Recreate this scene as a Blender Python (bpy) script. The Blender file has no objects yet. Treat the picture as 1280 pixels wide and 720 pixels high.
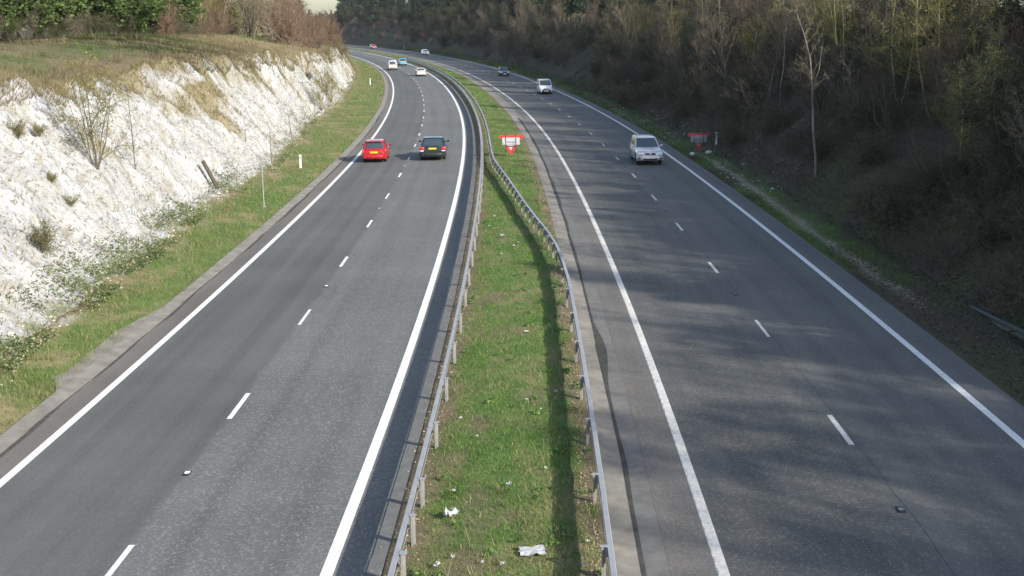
import bpy, math, random
import numpy as np
from mathutils import Matrix, Vector

# ------------------------------------------------------------------ camera, world, sun, exposure
scene = bpy.context.scene
col_main = scene.collection
CAM_H, FPX, PITCH, ROLL = 9.1394, 1472.0, 0.22210, -0.01397
cam_data = bpy.data.cameras.new('camera')
cam = bpy.data.objects.new('camera', cam_data)
col_main.objects.link(cam)
cam_data.sensor_fit = 'HORIZONTAL'
cam_data.sensor_width = 36.0
cam_data.lens = 36.0 * FPX / 1280.0
cam_data.clip_start = 0.1
cam_data.clip_end = 5000.0
cam.matrix_world = (Matrix.Translation((0, 0, CAM_H)) @ Matrix.Rotation(math.pi / 2 - PITCH, 4, 'X')
                    @ Matrix.Rotation(ROLL, 4, 'Z'))
scene.camera = cam

SUN_TO = Vector((1.60, -1.22, 1.0)).normalized()
sun_el = math.asin(SUN_TO.z)
sun_az = math.atan2(SUN_TO.x, SUN_TO.y)
world = bpy.data.worlds.new('World')
scene.world = world
world.use_nodes = True
wn = world.node_tree
wn.nodes.clear()
sky = wn.nodes.new('ShaderNodeTexSky')
sky.sky_type = 'NISHITA'
sky.sun_disc = False
sky.sun_elevation = sun_el
sky.sun_rotation = sun_az
sky.air_density = 1.0
sky.dust_density = 1.6
sky.ozone_density = 1.0
bg = wn.nodes.new('ShaderNodeBackground')
bg.inputs['Strength'].default_value = 0.15
wo = wn.nodes.new('ShaderNodeOutputWorld')
wn.links.new(sky.outputs[0], bg.inputs[0])
wn.links.new(bg.outputs[0], wo.inputs[0])

sun_data = bpy.data.lights.new('sun', 'SUN')
sun_data.energy = 4.0
sun_data.angle = math.radians(0.7)
sun_data.color = (1.0, 0.95, 0.86)
sun = bpy.data.objects.new('sun', sun_data)
col_main.objects.link(sun)
sun.rotation_euler = SUN_TO.to_track_quat('Z', 'Y').to_euler()
sun.location = (60, -60, 60)

scene.view_settings.view_transform = 'Standard'
scene.view_settings.look = 'None'
scene.view_settings.gamma = 1.0
scene.view_settings.use_curve_mapping = False
scene.view_settings.exposure = 0.80
scene.render.engine = 'CYCLES'
scene.cycles.use_denoising = True
HAZE = 0.0001
scene.cycles.volume_bounces = 0
scene.cycles.max_bounces = 5
scene.cycles.diffuse_bounces = 3
scene.cycles.transparent_max_bounces = 6

# ------------------------------------------------------------------ road alignment (s along, o across, right positive)
KS = np.array([-200, -1, 0, 50, 100, 150, 200, 260, 330, 420, 900.])
KV = np.array([0, 0, -0.001595, -0.0005938, -0.0010354, -0.000661, -0.0008101, -0.0008005, -0.0007868, -0.0009029, -0.0009029])
_S = np.arange(0, 800, 1.0)
_k = np.interp(_S, KS, KV)
_h = 0.0536085 + np.cumsum(_k) - _k * 0.5
_X = -0.5965 + np.cumsum(np.sin(_h))
_Y = np.cumsum(np.cos(_h))
_S0 = np.arange(-150, 0, 1.0)
_S = np.concatenate([_S0, _S])
_X = np.concatenate([-0.5965 + math.sin(.0536) + (_S0) * math.sin(.0536), _X])
_Y = np.concatenate([math.cos(.0536) + (_S0) * math.cos(.0536), _Y])
_h = np.concatenate([np.full(150, .0536), _h])


def rz(s):
    q = np.clip(np.asarray(s, float) - 20, 0, None)
    return 0.0727e-4 * q ** 2 - 0.0042e-6 * q ** 3


def R(s, o, z=0.0):
    """road coordinates -> world points (N,3), z above the road"""
    s = np.asarray(s, float); o = np.asarray(o, float)
    s, o, z = np.broadcast_arrays(s, o, np.asarray(z, float))
    x = np.interp(s, _S, _X); y = np.interp(s, _S, _Y); h = np.interp(s, _S, _h)
    return np.stack([x + o * np.cos(h), y - o * np.sin(h), rz(s) + z], -1)


def heading(s):
    return float(np.interp(s, _S, _h))


def to_road(x, y):
    i = int(np.argmin((_X - x) ** 2 + (_Y - y) ** 2))
    h = _h[i]; dx, dy = x - _X[i], y - _Y[i]
    return _S[i] + dx * math.sin(h) + dy * math.cos(h), dx * math.cos(h) - dy * math.sin(h)


# ------------------------------------------------------------------ noise
def _hash(ix, iy, seed):
    n = (ix.astype(np.int64) * 374761393 + iy.astype(np.int64) * 668265263 + seed * 982451653) & 0x7fffffff
    n = ((n ^ (n >> 13)) * 1274126177) & 0x7fffffff
    n = n ^ (n >> 16)
    return (n & 0xffff) / 65535.0


def vnoise(x, y, seed=0):
    x = np.asarray(x, float); y = np.asarray(y, float)
    ix = np.floor(x); iy = np.floor(y)
    fx = x - ix; fy = y - iy
    fx = fx * fx * (3 - 2 * fx); fy = fy * fy * (3 - 2 * fy)
    a = _hash(ix, iy, seed); b = _hash(ix + 1, iy, seed)
    c = _hash(ix, iy + 1, seed); d = _hash(ix + 1, iy + 1, seed)
    return (a * (1 - fx) + b * fx) * (1 - fy) + (c * (1 - fx) + d * fx) * fy


def fbm(x, y, seed=0, octv=4):
    t = 0; amp = 0.5; tot = 0
    for k in range(octv):
        t = t + amp * vnoise(x, y, seed + k * 17); tot += amp
        x = x * 2.03 + 11.3; y = y * 2.03 + 7.7; amp *= 0.5
    return t / tot


def sstep(a, b, x):
    t = np.clip((x - a) / (b - a), 0, 1)
    return t * t * (3 - 2 * t)


# ------------------------------------------------------------------ terrain
SK = [-60, 20, 30, 42, 60, 67, 90, 107, 142, 180, 250, 330, 640]
FOOT = [-14.0, -14.0, -14.4, -15.0, -15.9, -15.3, -16.6, -17.3, -16.9, -17.0, -15.8, -15.5, -15.5]
CK = [-60, 40, 50, 60, 80, 100, 120, 140, 180, 220, 300, 640]
COFF = [-21.6, -21.6, -22.0, -22.2, -22.2, -22.0, -21.6, -20.8, -19.8, -19.2, -20, -22]
CH = [6.9, 6.8, 6.7, 6.6, 7.0, 6.7, 6.1, 5.9, 5.4, 5.0, 4.6, 4.6]
H30K = [-60, 60, 90, 106, 150, 220, 300, 640]
H30 = [8.0, 8.0, 8.1, 8.2, 7.6, 6.6, 6.2, 6.2]


def foot(s): return np.interp(s, SK, FOOT) + 0.5 * (vnoise(np.asarray(s) * .22, 0 * np.asarray(s), 5) - .5)
def crest(s): return np.interp(s, CK, COFF) + 0.9 * (vnoise(np.asarray(s) * .3, 0 * np.asarray(s), 6) - .5)
def crest_h(s): return np.interp(s, CK, CH) + 0.5 * (vnoise(np.asarray(s) * .45, 0 * np.asarray(s), 7) - .5)


L_EDGE, R_EDGE = -12.12, 11.86


def terrain(s, o, rough=True):
    s = np.asarray(s, float); o = np.asarray(o, float)
    s, o = np.broadcast_arrays(s, o)
    z = np.zeros_like(o)
    f, c, ch = foot(s), crest(s), crest_h(s)
    h30 = np.interp(s, H30K, H30)
    # left
    v = np.clip((L_EDGE - o) / (L_EDGE - f), 0, 1) * 0.38
    t = np.clip((f - o) / (f - c), 0, 1)
    # concave toe, slightly convex brow
    tt = np.where(t < .12, t * .55 / 1, .066 + (t - .12) / .88 * .934)
    face = 0.38 + tt * (ch - 0.38)
    u = np.clip((c - o) / (c + 30), 0, 1)
    top = ch + (h30 - ch) * (u ** .75)
    w = np.clip((-30 - o) / 10, 0, 1); w2 = np.clip((-40 - o) / 200, 0, 1)
    top = top + w * -0.1 + w2 * 2.0
    zl = np.where(o > f, v, np.where(o > c, face, top))
    if rough:
        m = sstep(0.03, .2, t) * (1 - sstep(.95, 1.0, t) * .6) * (o < f)
        blf = sstep(100, 140, s) * (1 - sstep(195, 230, s))
        gul = np.abs(vnoise(s * .22, t * 1.2 + s * .05, 21) - .5) * 2
        ch_n = (fbm(s * 1.7 + t * 2, t * 2.2, 35, 3) - .5) * .45 + (fbm(s * .55, t * 4.2, 31, 4) - .5) * 1.3 + (fbm(s * 2.0, t * 15, 33, 3) - .5) * .5
        zl = zl + m * (ch_n - (1 - sstep(.0, .30, gul)) * (.45 + 1.5 * blf))
        zl = zl + (o < f) * sstep(.9, 1, t) * (fbm(s * .35, o * .35, 41, 4) - .5) * .7
        zl = zl + (o >= f) * (o < L_EDGE - .4) * (fbm(s * .9, o * .9, 43, 3) - .5) * .12
    # right
    rf = 14.1 + .5 * (vnoise(s * .2, 0 * s, 51) - .5)
    vr = np.clip((o - R_EDGE) / (rf - R_EDGE), 0, 1) * .22
    tr = np.clip((o - rf) / (25.5 - rf), 0, 1)
    zr = vr + tr ** .93 * 8.1
    zr = zr + np.clip((o - 25.5) / 30, 0, 1) * .8 + np.clip((o - 55) / 200, 0, 1) * 2
    if rough:
        zr = zr + sstep(0.0, .15, tr) * ((fbm(s * .3, o * .3, 61, 4) - .5) * 1.1 + (fbm(s * 1.2, o * 1.2, 63, 3) - .5) * .35)
        zr = zr + (o < rf) * (o > R_EDGE + .25) * (fbm(s * 1.1, o * 1.1, 65, 3) - .5) * .12
    z = np.where(o < L_EDGE, zl, np.where(o > R_EDGE, zr, 0.0))
    return z


def TP(s, o, dz=0.0):
    return R(s, o, terrain(s, o) + dz)


def ray(px, py):
    a, b = px - 640.0, py - 360.0
    cr, sr = math.cos(ROLL), math.sin(ROLL)
    u, v = a * cr + b * sr, -a * sr + b * cr
    c, s = math.cos(PITCH), math.sin(PITCH)
    return np.array([u / FPX, c - v / FPX * s, -s - v / FPX * c])


def hit(px, py):
    """where the line of sight through a photo pixel meets the ground"""
    d = ray(px, py)
    t = 14.0
    while t < 640:
        x, y, z = d[0] * t, d[1] * t, CAM_H + d[2] * t
        s, o = to_road(x, y)
        g = float(terrain(s, o)) + float(rz(s))
        if z <= g:
            return s, o, Vector((x, y, g))
        t += max(0.06, (z - g) * .4) if z - g < 3 else .8
    return s, o, Vector((x, y, g))


# ------------------------------------------------------------------ mesh building
class MB:
    def __init__(self):
        self.v = []; self.f = []; self.m = []; self.c = []; self.n = 0

    def add(self, v, f, mat=0, col=None):
        v = np.asarray(v, float).reshape(-1, 3)
        if isinstance(f, np.ndarray):
            groups = [f]
        else:
            by = {}
            for q in f: by.setdefault(len(q), []).append(q)
            groups = [np.array(x) for x in by.values()]
        for g in groups:
            self.f.append(g + self.n)
            self.m.append(np.broadcast_to(np.asarray(mat), (len(g),)))
        self.v.append(v)
        if col is None: col = (1, 1, 1)
        col = np.asarray(col, float)
        self.c.append(np.broadcast_to(col, (len(v), 3)))
        self.n += len(v)
        return self

    def box(self, cx, cy, cz, sx, sy, sz, mat=0, rot=None, col=None, bev=0.0):
        x, y, z = sx / 2, sy / 2, sz / 2
        if bev <= 0:
            v = np.array([(a, b, c) for c in (-z, z) for b in (-y, y) for a in (-x, x)])
            f = [(0, 2, 3, 1), (4, 5, 7, 6), (0, 1, 5, 4), (2, 6, 7, 3), (0, 4, 6, 2), (1, 3, 7, 5)]
        else:
            b = min(bev, x * .9, y * .9, z * .9)
            ring = [(-x + b, -y), (x - b, -y), (x, -y + b), (x, y - b), (x - b, y), (-x + b, y), (-x, y - b), (-x, -y + b)]
            rin = [(p * (x - b) / x, q * (y - b) / y) for p, q in ring]
            v = [(p, q, -z) for p, q in rin] + [(p, q, -z + b) for p, q in ring] + [(p, q, z - b) for p, q in ring] + [(p, q, z) for p, q in rin]
            v = np.array(v); f = [tuple(range(7, -1, -1)), tuple(range(24, 32))]
            for k in range(3):
                for i in range(8):
                    j = (i + 1) % 8
                    f.append((k * 8 + i, k * 8 + j, k * 8 + 8 + j, k * 8 + 8 + i))
        if rot is not None: v = v @ np.asarray(rot).T
        return self.add(v + np.array([cx, cy, cz]), f, mat, col)

    def loft(self, rings, mat=0, closed=True, caps=True, col=None):
        n = len(rings[0]); k = len(rings)
        v = np.concatenate([np.asarray(r, float) for r in rings])
        f = []
        for a in range(k - 1):
            for i in range(n if closed else n - 1):
                j = (i + 1) % n
                f.append((a * n + i, a * n + j, (a + 1) * n + j, (a + 1) * n + i))
        if caps and closed:
            f.append(tuple(range(n - 1, -1, -1))); f.append(tuple((k - 1) * n + i for i in range(n)))
        return self.add(v, f, mat, col)

    def grid(self, P, mat=0, col=None):
        a, b = P.shape[:2]
        i = np.arange(a - 1)[:, None] * b + np.arange(b - 1)[None]
        f = np.stack([i, i + 1, i + b + 1, i + b], -1).reshape(-1, 4)
        if col is not None: col = np.asarray(col).reshape(-1, 3) if np.ndim(col) > 1 else col
        return self.add(P.reshape(-1, 3), f, mat, col)

    def tubes(self, seg, sides=3, col=None):
        seg = np.asarray(seg, float)
        if len(seg) == 0: return self
        p0, p1, r0, r1 = seg[:, 0:3], seg[:, 3:6], seg[:, 6], seg[:, 7]
        d = p1 - p0; L = np.linalg.norm(d, axis=1, keepdims=True); d = d / np.maximum(L, 1e-6)
        up = np.where(np.abs(d[:, 2:3]) > .9, np.array([[1., 0, 0]]), np.array([[0, 0, 1.]]))
        a = np.cross(d, up); a /= np.linalg.norm(a, axis=1, keepdims=True); b = np.cross(d, a)
        ang = np.arange(sides) * 2 * math.pi / sides
        ca, sa = np.cos(ang), np.sin(ang)
        off = a[:, None] * ca[None, :, None] + b[:, None] * sa[None, :, None]
        v = np.concatenate([p0[:, None] + off * r0[:, None, None], p1[:, None] + off * r1[:, None, None]], 1)
        n = len(seg); base = np.arange(n)[:, None, None] * (2 * sides)
        i = np.arange(sides); j = (i + 1) % sides
        q = np.stack([i, j, j + sides, i + sides], -1)[None] + base
        c = None
        if col is not None: c = np.repeat(np.asarray(col), 2 * sides, 0) if np.ndim(col) > 1 else col
        return self.add(v.reshape(-1, 3), q.reshape(-1, 4), 0, c)

    def mesh(self, name, mats, smooth=False):
        me = bpy.data.meshes.new(name)
        v = np.concatenate(self.v) if self.v else np.zeros((0, 3))
        c = np.concatenate(self.c) if self.c else np.zeros((0, 3))
        lens = np.concatenate([np.full(len(g), g.shape[1]) for g in self.f])
        idx = np.concatenate([g.ravel() for g in self.f])
        mi = np.concatenate(self.m)
        me.vertices.add(len(v)); me.vertices.foreach_set('co', v.astype(np.float32).ravel())
        me.loops.add(len(idx)); me.loops.foreach_set('vertex_index', idx.astype(np.int32))
        me.polygons.add(len(lens))
        st = np.concatenate([[0], np.cumsum(lens)[:-1]])
        me.polygons.foreach_set('loop_start', st.astype(np.int32))
        me.polygons.foreach_set('material_index', mi.astype(np.int32))
        me.polygons.foreach_set('use_smooth', np.full(len(lens), bool(smooth)))
        for m in (mats if isinstance(mats, (list, tuple)) else [mats]): me.materials.append(m)
        at = me.color_attributes.new('Col', 'FLOAT_COLOR', 'POINT')
        at.data.foreach_set('color', np.concatenate([c, np.ones((len(c), 1))], 1).astype(np.float32).ravel())
        me.update(calc_edges=True)
        me.validate()
        return me

    def build(self, name, mats, parent=None, smooth=False):
        return link(name, self.mesh(name, mats, smooth), parent)


def link(name, data, parent=None):
    o = bpy.data.objects.new(name, data)
    col_main.objects.link(o)
    if parent is not None: o.parent = parent
    return o


def tag(o, label=None, cat=None, group=None, kind=None):
    if label: o['label'] = label
    if cat: o['category'] = cat
    if group: o['group'] = group
    if kind: o['kind'] = kind
    return o


def empty(name, loc=(0, 0, 0), rz_=0.0):
    o = link(name, None); o.location = loc; o.rotation_euler = (0, 0, rz_)
    o.empty_display_size = .3
    return o


def copy_tree(o, parent=None):
    c = o.copy(); col_main.objects.link(c)
    if parent is not None: c.parent = parent
    for ch in [x for x in o.children]: copy_tree(ch, c)
    return c


# ------------------------------------------------------------------ materials
MAT = {}


def _new(name):
    m = bpy.data.materials.new(name); m.use_nodes = True
    nt = m.node_tree
    b = nt.nodes['Principled BSDF']
    MAT[name] = m
    return m, nt, b


def N(nt, typ, **kw):
    n = nt.nodes.new(typ)
    for k, v in kw.items():
        if k.startswith('i_'):
            key = k[2:]
            key = int(key) if key.isdigit() else key.replace('_', ' ')
            n.inputs[key].default_value = v
        else: setattr(n, k, v)
    return n


def simple(name, colr, rough=.6, metal=0.0, spec=.5, var=0.0, scale=8.0, coat=0.0, emit=None, rnd=0.0):
    m, nt, b = _new(name)
    b.inputs['Base Color'].default_value = (*colr, 1)
    b.inputs['Roughness'].default_value = rough
    b.inputs['Metallic'].default_value = metal
    b.inputs['Specular IOR Level'].default_value = spec
    if coat: b.inputs['Coat Weight'].default_value = coat; b.inputs['Coat Roughness'].default_value = .06
    if var > 0:
        tc = N(nt, 'ShaderNodeTexCoord')
        no = N(nt, 'ShaderNodeTexNoise', i_Scale=scale, i_Detail=6.0, i_Roughness=.65)
        nt.links.new(tc.outputs['Object'], no.inputs['Vector'])
        mr = N(nt, 'ShaderNodeMapRange'); mr.inputs[1].default_value = .25; mr.inputs[2].default_value = .75
        mr.inputs[3].default_value = 1 - var; mr.inputs[4].default_value = 1 + var
        nt.links.new(no.outputs[0], mr.inputs[0])
        mx = N(nt, 'ShaderNodeVectorMath', operation='SCALE'); mx.inputs[0].default_value = colr
        nt.links.new(mr.outputs[0], mx.inputs['Scale'])
        nt.links.new(mx.outputs[0], b.inputs['Base Color'])
    return m


def attr_mat(name, rough=.95, spec=.15, var=.25, scale=6.0, bump=0.0, bscale=30.0, rnd=0.0, trans=0.0, pits=False):
    """colour from the mesh's own colour attribute, broken up with noise; rnd varies it from plant to plant"""
    m, nt, b = _new(name)
    b.inputs['Roughness'].default_value = rough
    b.inputs['Specular IOR Level'].default_value = spec
    at = N(nt, 'ShaderNodeAttribute', attribute_name='Col')
    tc = N(nt, 'ShaderNodeTexCoord')
    no = N(nt, 'ShaderNodeTexNoise', i_Scale=scale, i_Detail=6.0, i_Roughness=.7)
    nt.links.new(tc.outputs['Object'], no.inputs['Vector'])
    mr = N(nt, 'ShaderNodeMapRange'); mr.inputs[1].default_value = .28; mr.inputs[2].default_value = .72
    mr.inputs[3].default_value = 1 - var; mr.inputs[4].default_value = 1 + var
    nt.links.new(no.outputs[0], mr.inputs[0])
    sc = mr.outputs[0]
    if rnd > 0:
        oi = N(nt, 'ShaderNodeObjectInfo')
        m2 = N(nt, 'ShaderNodeMapRange'); m2.inputs[3].default_value = 1 - rnd; m2.inputs[4].default_value = 1 + rnd
        nt.links.new(oi.outputs['Random'], m2.inputs[0])
        mm = N(nt, 'ShaderNodeMath', operation='MULTIPLY')
        nt.links.new(sc, mm.inputs[0]); nt.links.new(m2.outputs[0], mm.inputs[1]); sc = mm.outputs[0]
    mx = N(nt, 'ShaderNodeVectorMath', operation='SCALE')
    nt.links.new(at.outputs['Color'], mx.inputs[0]); nt.links.new(sc, mx.inputs['Scale'])
    nt.links.new(mx.outputs[0], b.inputs['Base Color'])
    if bump > 0:
        n2 = N(nt, 'ShaderNodeTexNoise', i_Scale=bscale, i_Detail=8.0, i_Roughness=.7)
        nt.links.new(tc.outputs['Object'], n2.inputs['Vector'])
        bp = N(nt, 'ShaderNodeBump', i_Strength=bump, i_Distance=.08)
        nt.links.new(n2.outputs[0], bp.inputs['Height']); nt.links.new(bp.outputs[0], b.inputs['Normal'])
    if pits:   # soil-filled cracks and pits in the chalk
        n3 = N(nt, 'ShaderNodeTexNoise', i_Scale=5.5, i_Detail=4.0, i_Roughness=.8)
        nt.links.new(tc.outputs['Object'], n3.inputs['Vector'])
        pr = N(nt, 'ShaderNodeMapRange'); pr.inputs[1].default_value = .54; pr.inputs[2].default_value = .62; pr.inputs[4].default_value = .9
        nt.links.new(n3.outputs[0], pr.inputs[0])
        pm = N(nt, 'ShaderNodeMix', data_type='RGBA'); pm.inputs[7].default_value = (.15, .14, .10, 1)
        nt.links.new(pr.outputs[0], pm.inputs[0]); nt.links.new(mx.outputs[0], pm.inputs[6]); nt.links.new(pm.outputs[2], b.inputs['Base Color'])
    if trans > 0:
        tr = N(nt, 'ShaderNodeBsdfTranslucent'); ms = N(nt, 'ShaderNodeMixShader'); ms.inputs[0].default_value = trans
        out = nt.nodes['Material Output']
        nt.links.new(mx.outputs[0], tr.inputs['Color'])
        nt.links.new(b.outputs[0], ms.inputs[1]); nt.links.new(tr.outputs[0], ms.inputs[2]); nt.links.new(ms.outputs[0], out.inputs[0])
    return m


def asphalt(name, base, rough_lane_a, rough_lane_b, lane_x, tint, strips=()):
    """x of the UV map is the offset across the road, y the distance along it, both in metres"""
    m, nt, b = _new(name)
    b.inputs['Roughness'].default_value = .82
    b.inputs['Specular IOR Level'].default_value = .28
    L = nt.links
    uv = N(nt, 'ShaderNodeUVMap'); uv.uv_map = 'road'
    sx = N(nt, 'ShaderNodeSeparateXYZ'); L.new(uv.outputs[0], sx.inputs[0])
    # lane mask
    wob = N(nt, 'ShaderNodeTexNoise', i_Scale=.6, i_Detail=3.0); L.new(uv.outputs[0], wob.inputs['Vector'])
    ad = N(nt, 'ShaderNodeMath', operation='MULTIPLY_ADD'); ad.inputs[1].default_value = .35; L.new(wob.outputs[0], ad.inputs[0]); L.new(sx.outputs[0], ad.inputs[2])
    mk = N(nt, 'ShaderNodeMapRange'); mk.interpolation_type = 'SMOOTHSTEP'
    mk.inputs[1].default_value = lane_x + .05; mk.inputs[2].default_value = lane_x + .3; L.new(ad.outputs[0], mk.inputs[0])
    # fine aggregate
    vo = N(nt, 'ShaderNodeTexVoronoi', i_Scale=25.0); vo.feature = 'F1'; L.new(uv.outputs[0], vo.inputs['Vector'])
    fine = N(nt, 'ShaderNodeTexNoise', i_Scale=22.0, i_Detail=5.0, i_Roughness=.8); L.new(uv.outputs[0], fine.inputs['Vector'])
    sp = N(nt, 'ShaderNodeMapRange'); sp.inputs[1].default_value = .62; sp.inputs[2].default_value = .9; sp.inputs[3].default_value = 0; sp.inputs[4].default_value = 1
    L.new(vo.outputs['Color'], sp.inputs[0])
    amt = N(nt, 'ShaderNodeMapRange'); amt.inputs[3].default_value = rough_lane_a; amt.inputs[4].default_value = rough_lane_b; L.new(mk.outputs[0], amt.inputs[0])
    spk = N(nt, 'ShaderNodeMath', operation='MULTIPLY'); L.new(sp.outputs[0], spk.inputs[0]); L.new(amt.outputs[0], spk.inputs[1])
    fm = N(nt, 'ShaderNodeMapRange'); fm.inputs[1].default_value = .2; fm.inputs[2].default_value = .8; fm.inputs[3].default_value = .58; fm.inputs[4].default_value = 1.42; L.new(fine.outputs[0], fm.inputs[0])
    # long streaks and blotches along the road
    mp = N(nt, 'ShaderNodeMapping'); mp.inputs['Scale'].default_value = (1.6, .035, 1); L.new(uv.outputs[0], mp.inputs[0])
    st = N(nt, 'ShaderNodeTexNoise', i_Scale=1.0, i_Detail=6.0, i_Roughness=.6); L.new(mp.outputs[0], st.inputs['Vector'])
    sm = N(nt, 'ShaderNodeMapRange'); sm.inputs[1].default_value = .25; sm.inputs[2].default_value = .75; sm.inputs[3].default_value = .80; sm.inputs[4].default_value = 1.2; L.new(st.outputs[0], sm.inputs[0])
    bl = N(nt, 'ShaderNodeTexNoise', i_Scale=.16, i_Detail=5.0, i_Roughness=.55); L.new(uv.outputs[0], bl.inputs['Vector'])
    bm = N(nt, 'ShaderNodeMapRange'); bm.inputs[1].default_value = .3; bm.inputs[2].default_value = .7; bm.inputs[3].default_value = .9; bm.inputs[4].default_value = 1.1; L.new(bl.outputs[0], bm.inputs[0])
    # old cross bands where the surface was laid in lengths
    mp2 = N(nt, 'ShaderNodeMapping'); mp2.inputs['Scale'].default_value = (.05, .22, 1); L.new(uv.outputs[0], mp2.inputs[0])
    cb = N(nt, 'ShaderNodeTexNoise', i_Scale=1.0, i_Detail=4.0, i_Roughness=.7); L.new(mp2.outputs[0], cb.inputs['Vector'])
    cm = N(nt, 'ShaderNodeMapRange'); cm.inputs[1].default_value = .3; cm.inputs[2].default_value = .7; cm.inputs[3].default_value = .9; cm.inputs[4].default_value = 1.1; L.new(cb.outputs[0], cm.inputs[0])
    # polished wheel paths and a faint oil stripe down the middle of each lane
    def mth(op, a, b=None):
        q = N(nt, 'ShaderNodeMath', operation=op)
        for i_, x in enumerate((a, b)):
            if x is None: continue
            if isinstance(x, float): q.inputs[i_].default_value = x
            else: L.new(x, q.inputs[i_])
        return q.outputs[0]
    dl = mth('ABSOLUTE', mth('SUBTRACT', mth('ABSOLUTE', mth('SUBTRACT', mth('ABSOLUTE', sx.outputs[0]), 7.115)), 1.86))
    wp = N(nt, 'ShaderNodeMapRange'); wp.interpolation_type = 'SMOOTHSTEP'; wp.inputs[1].default_value = 0; wp.inputs[2].default_value = .42; wp.inputs[3].default_value = .91; wp.inputs[4].default_value = 1.02
    L.new(mth('ABSOLUTE', mth('SUBTRACT', dl, .85)), wp.inputs[0])
    oil = N(nt, 'ShaderNodeMapRange'); oil.interpolation_type = 'SMOOTHSTEP'; oil.inputs[1].default_value = 0; oil.inputs[2].default_value = .35; oil.inputs[3].default_value = .94; oil.inputs[4].default_value = 1.0
    L.new(dl, oil.inputs[0])
    cur = fm.outputs[0]
    for q in (sm, bm, cm, wp, oil):
        mm = N(nt, 'ShaderNodeMath', operation='MULTIPLY'); L.new(cur, mm.inputs[0]); L.new(q.outputs[0], mm.inputs[1]); cur = mm.outputs[0]
    lt = N(nt, 'ShaderNodeMapRange'); lt.inputs[3].default_value = .93; lt.inputs[4].default_value = 1.1; L.new(mk.outputs[0], lt.inputs[0])
    mm = N(nt, 'ShaderNodeMath', operation='MULTIPLY'); L.new(cur, mm.inputs[0]); L.new(lt.outputs[0], mm.inputs[1]); cur = mm.outputs[0]
    mx = N(nt, 'ShaderNodeVectorMath', operation='SCALE'); mx.inputs[0].default_value = base; L.new(cur, mx.inputs['Scale'])
    # reddish-brown wear here and there
    tn = N(nt, 'ShaderNodeMix', data_type='RGBA'); tn.inputs[7].default_value = (*tint, 1)
    tm = N(nt, 'ShaderNodeMapRange'); tm.inputs[1].default_value = .5; tm.inputs[2].default_value = .8; tm.inputs[4].default_value = .45; L.new(st.outputs[0], tm.inputs[0])
    L.new(tm.outputs[0], tn.inputs[0]); L.new(mx.outputs[0], tn.inputs[6])
    surf = tn.outputs[2]
    for lo, hi, colr in strips:    # hard strips laid in an older, browner surfacing
        ina = N(nt, 'ShaderNodeMath', operation='GREATER_THAN'); ina.inputs[1].default_value = lo; L.new(sx.outputs[0], ina.inputs[0])
        inb = N(nt, 'ShaderNodeMath', operation='LESS_THAN'); inb.inputs[1].default_value = hi; L.new(sx.outputs[0], inb.inputs[0])
        io = N(nt, 'ShaderNodeMath', operation='MULTIPLY'); L.new(ina.outputs[0], io.inputs[0]); L.new(inb.outputs[0], io.inputs[1])
        hs = N(nt, 'ShaderNodeVectorMath', operation='SCALE'); hs.inputs[0].default_value = colr; L.new(cur, hs.inputs['Scale'])
        hm = N(nt, 'ShaderNodeMix', data_type='RGBA'); L.new(io.outputs[0], hm.inputs[0]); L.new(surf, hm.inputs[6]); L.new(hs.outputs[0], hm.inputs[7]); surf = hm.outputs[2]
    sc = N(nt, 'ShaderNodeMix', data_type='RGBA'); sc.inputs[7].default_value = (.34, .33, .31, 1)
    L.new(spk.outputs[0], sc.inputs[0]); L.new(surf, sc.inputs[6]); L.new(sc.outputs[2], b.inputs['Base Color'])
    bp = N(nt, 'ShaderNodeBump', i_Strength=.25, i_Distance=.012); L.new(fine.outputs[0], bp.inputs['Height']); L.new(bp.outputs[0], b.inputs['Normal'])
    return m


asphalt('asphalt_away', (.114, .1165, .109), .10, .46, -7.15, (.115, .100, .092), [(-12, -10.93, (.150, .137, .120))])
asphalt('asphalt_towards', (.104, .1035, .095), .28, .24, 7.0, (.125, .104, .092), [(2, 3.29, (.150, .138, .120)), (10.92, 12.5, (.112, .107, .100))])
attr_mat('ground_mix', var=.30, scale=5.0, bump=.5, bscale=14.0)
attr_mat('chalk', var=.16, scale=2.2, bump=1.0, bscale=3.2, pits=True)
attr_mat('blade', var=.12, scale=2.0, trans=.25, rough=.7, spec=.2)
attr_mat('leaf', var=.25, scale=1.2, trans=.22, rough=.6, spec=.3, rnd=.18)
attr_mat('bark', var=.35, scale=7.0, rnd=.22, rough=.95)
attr_mat('stone', var=.2, scale=9.0)
simple('concrete', (.30, .285, .255), .9, var=.28, scale=2.2, spec=.2)
simple('concrete_dark', (.165, .160, .148), .9, var=.25, scale=3.0, spec=.2)
simple('channel_pale', (.225, .208, .178), .92, var=.38, scale=1.6, spec=.2)
simple('silt', (.075, .072, .065), .95, var=.4, scale=4.0, spec=.1)
simple('line_paint', (.74, .73, .69), .7, var=.16, scale=5.0, spec=.3)
simple('line_worn', (.64, .61, .55), .75, var=.22, scale=6.0, spec=.3)
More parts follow.
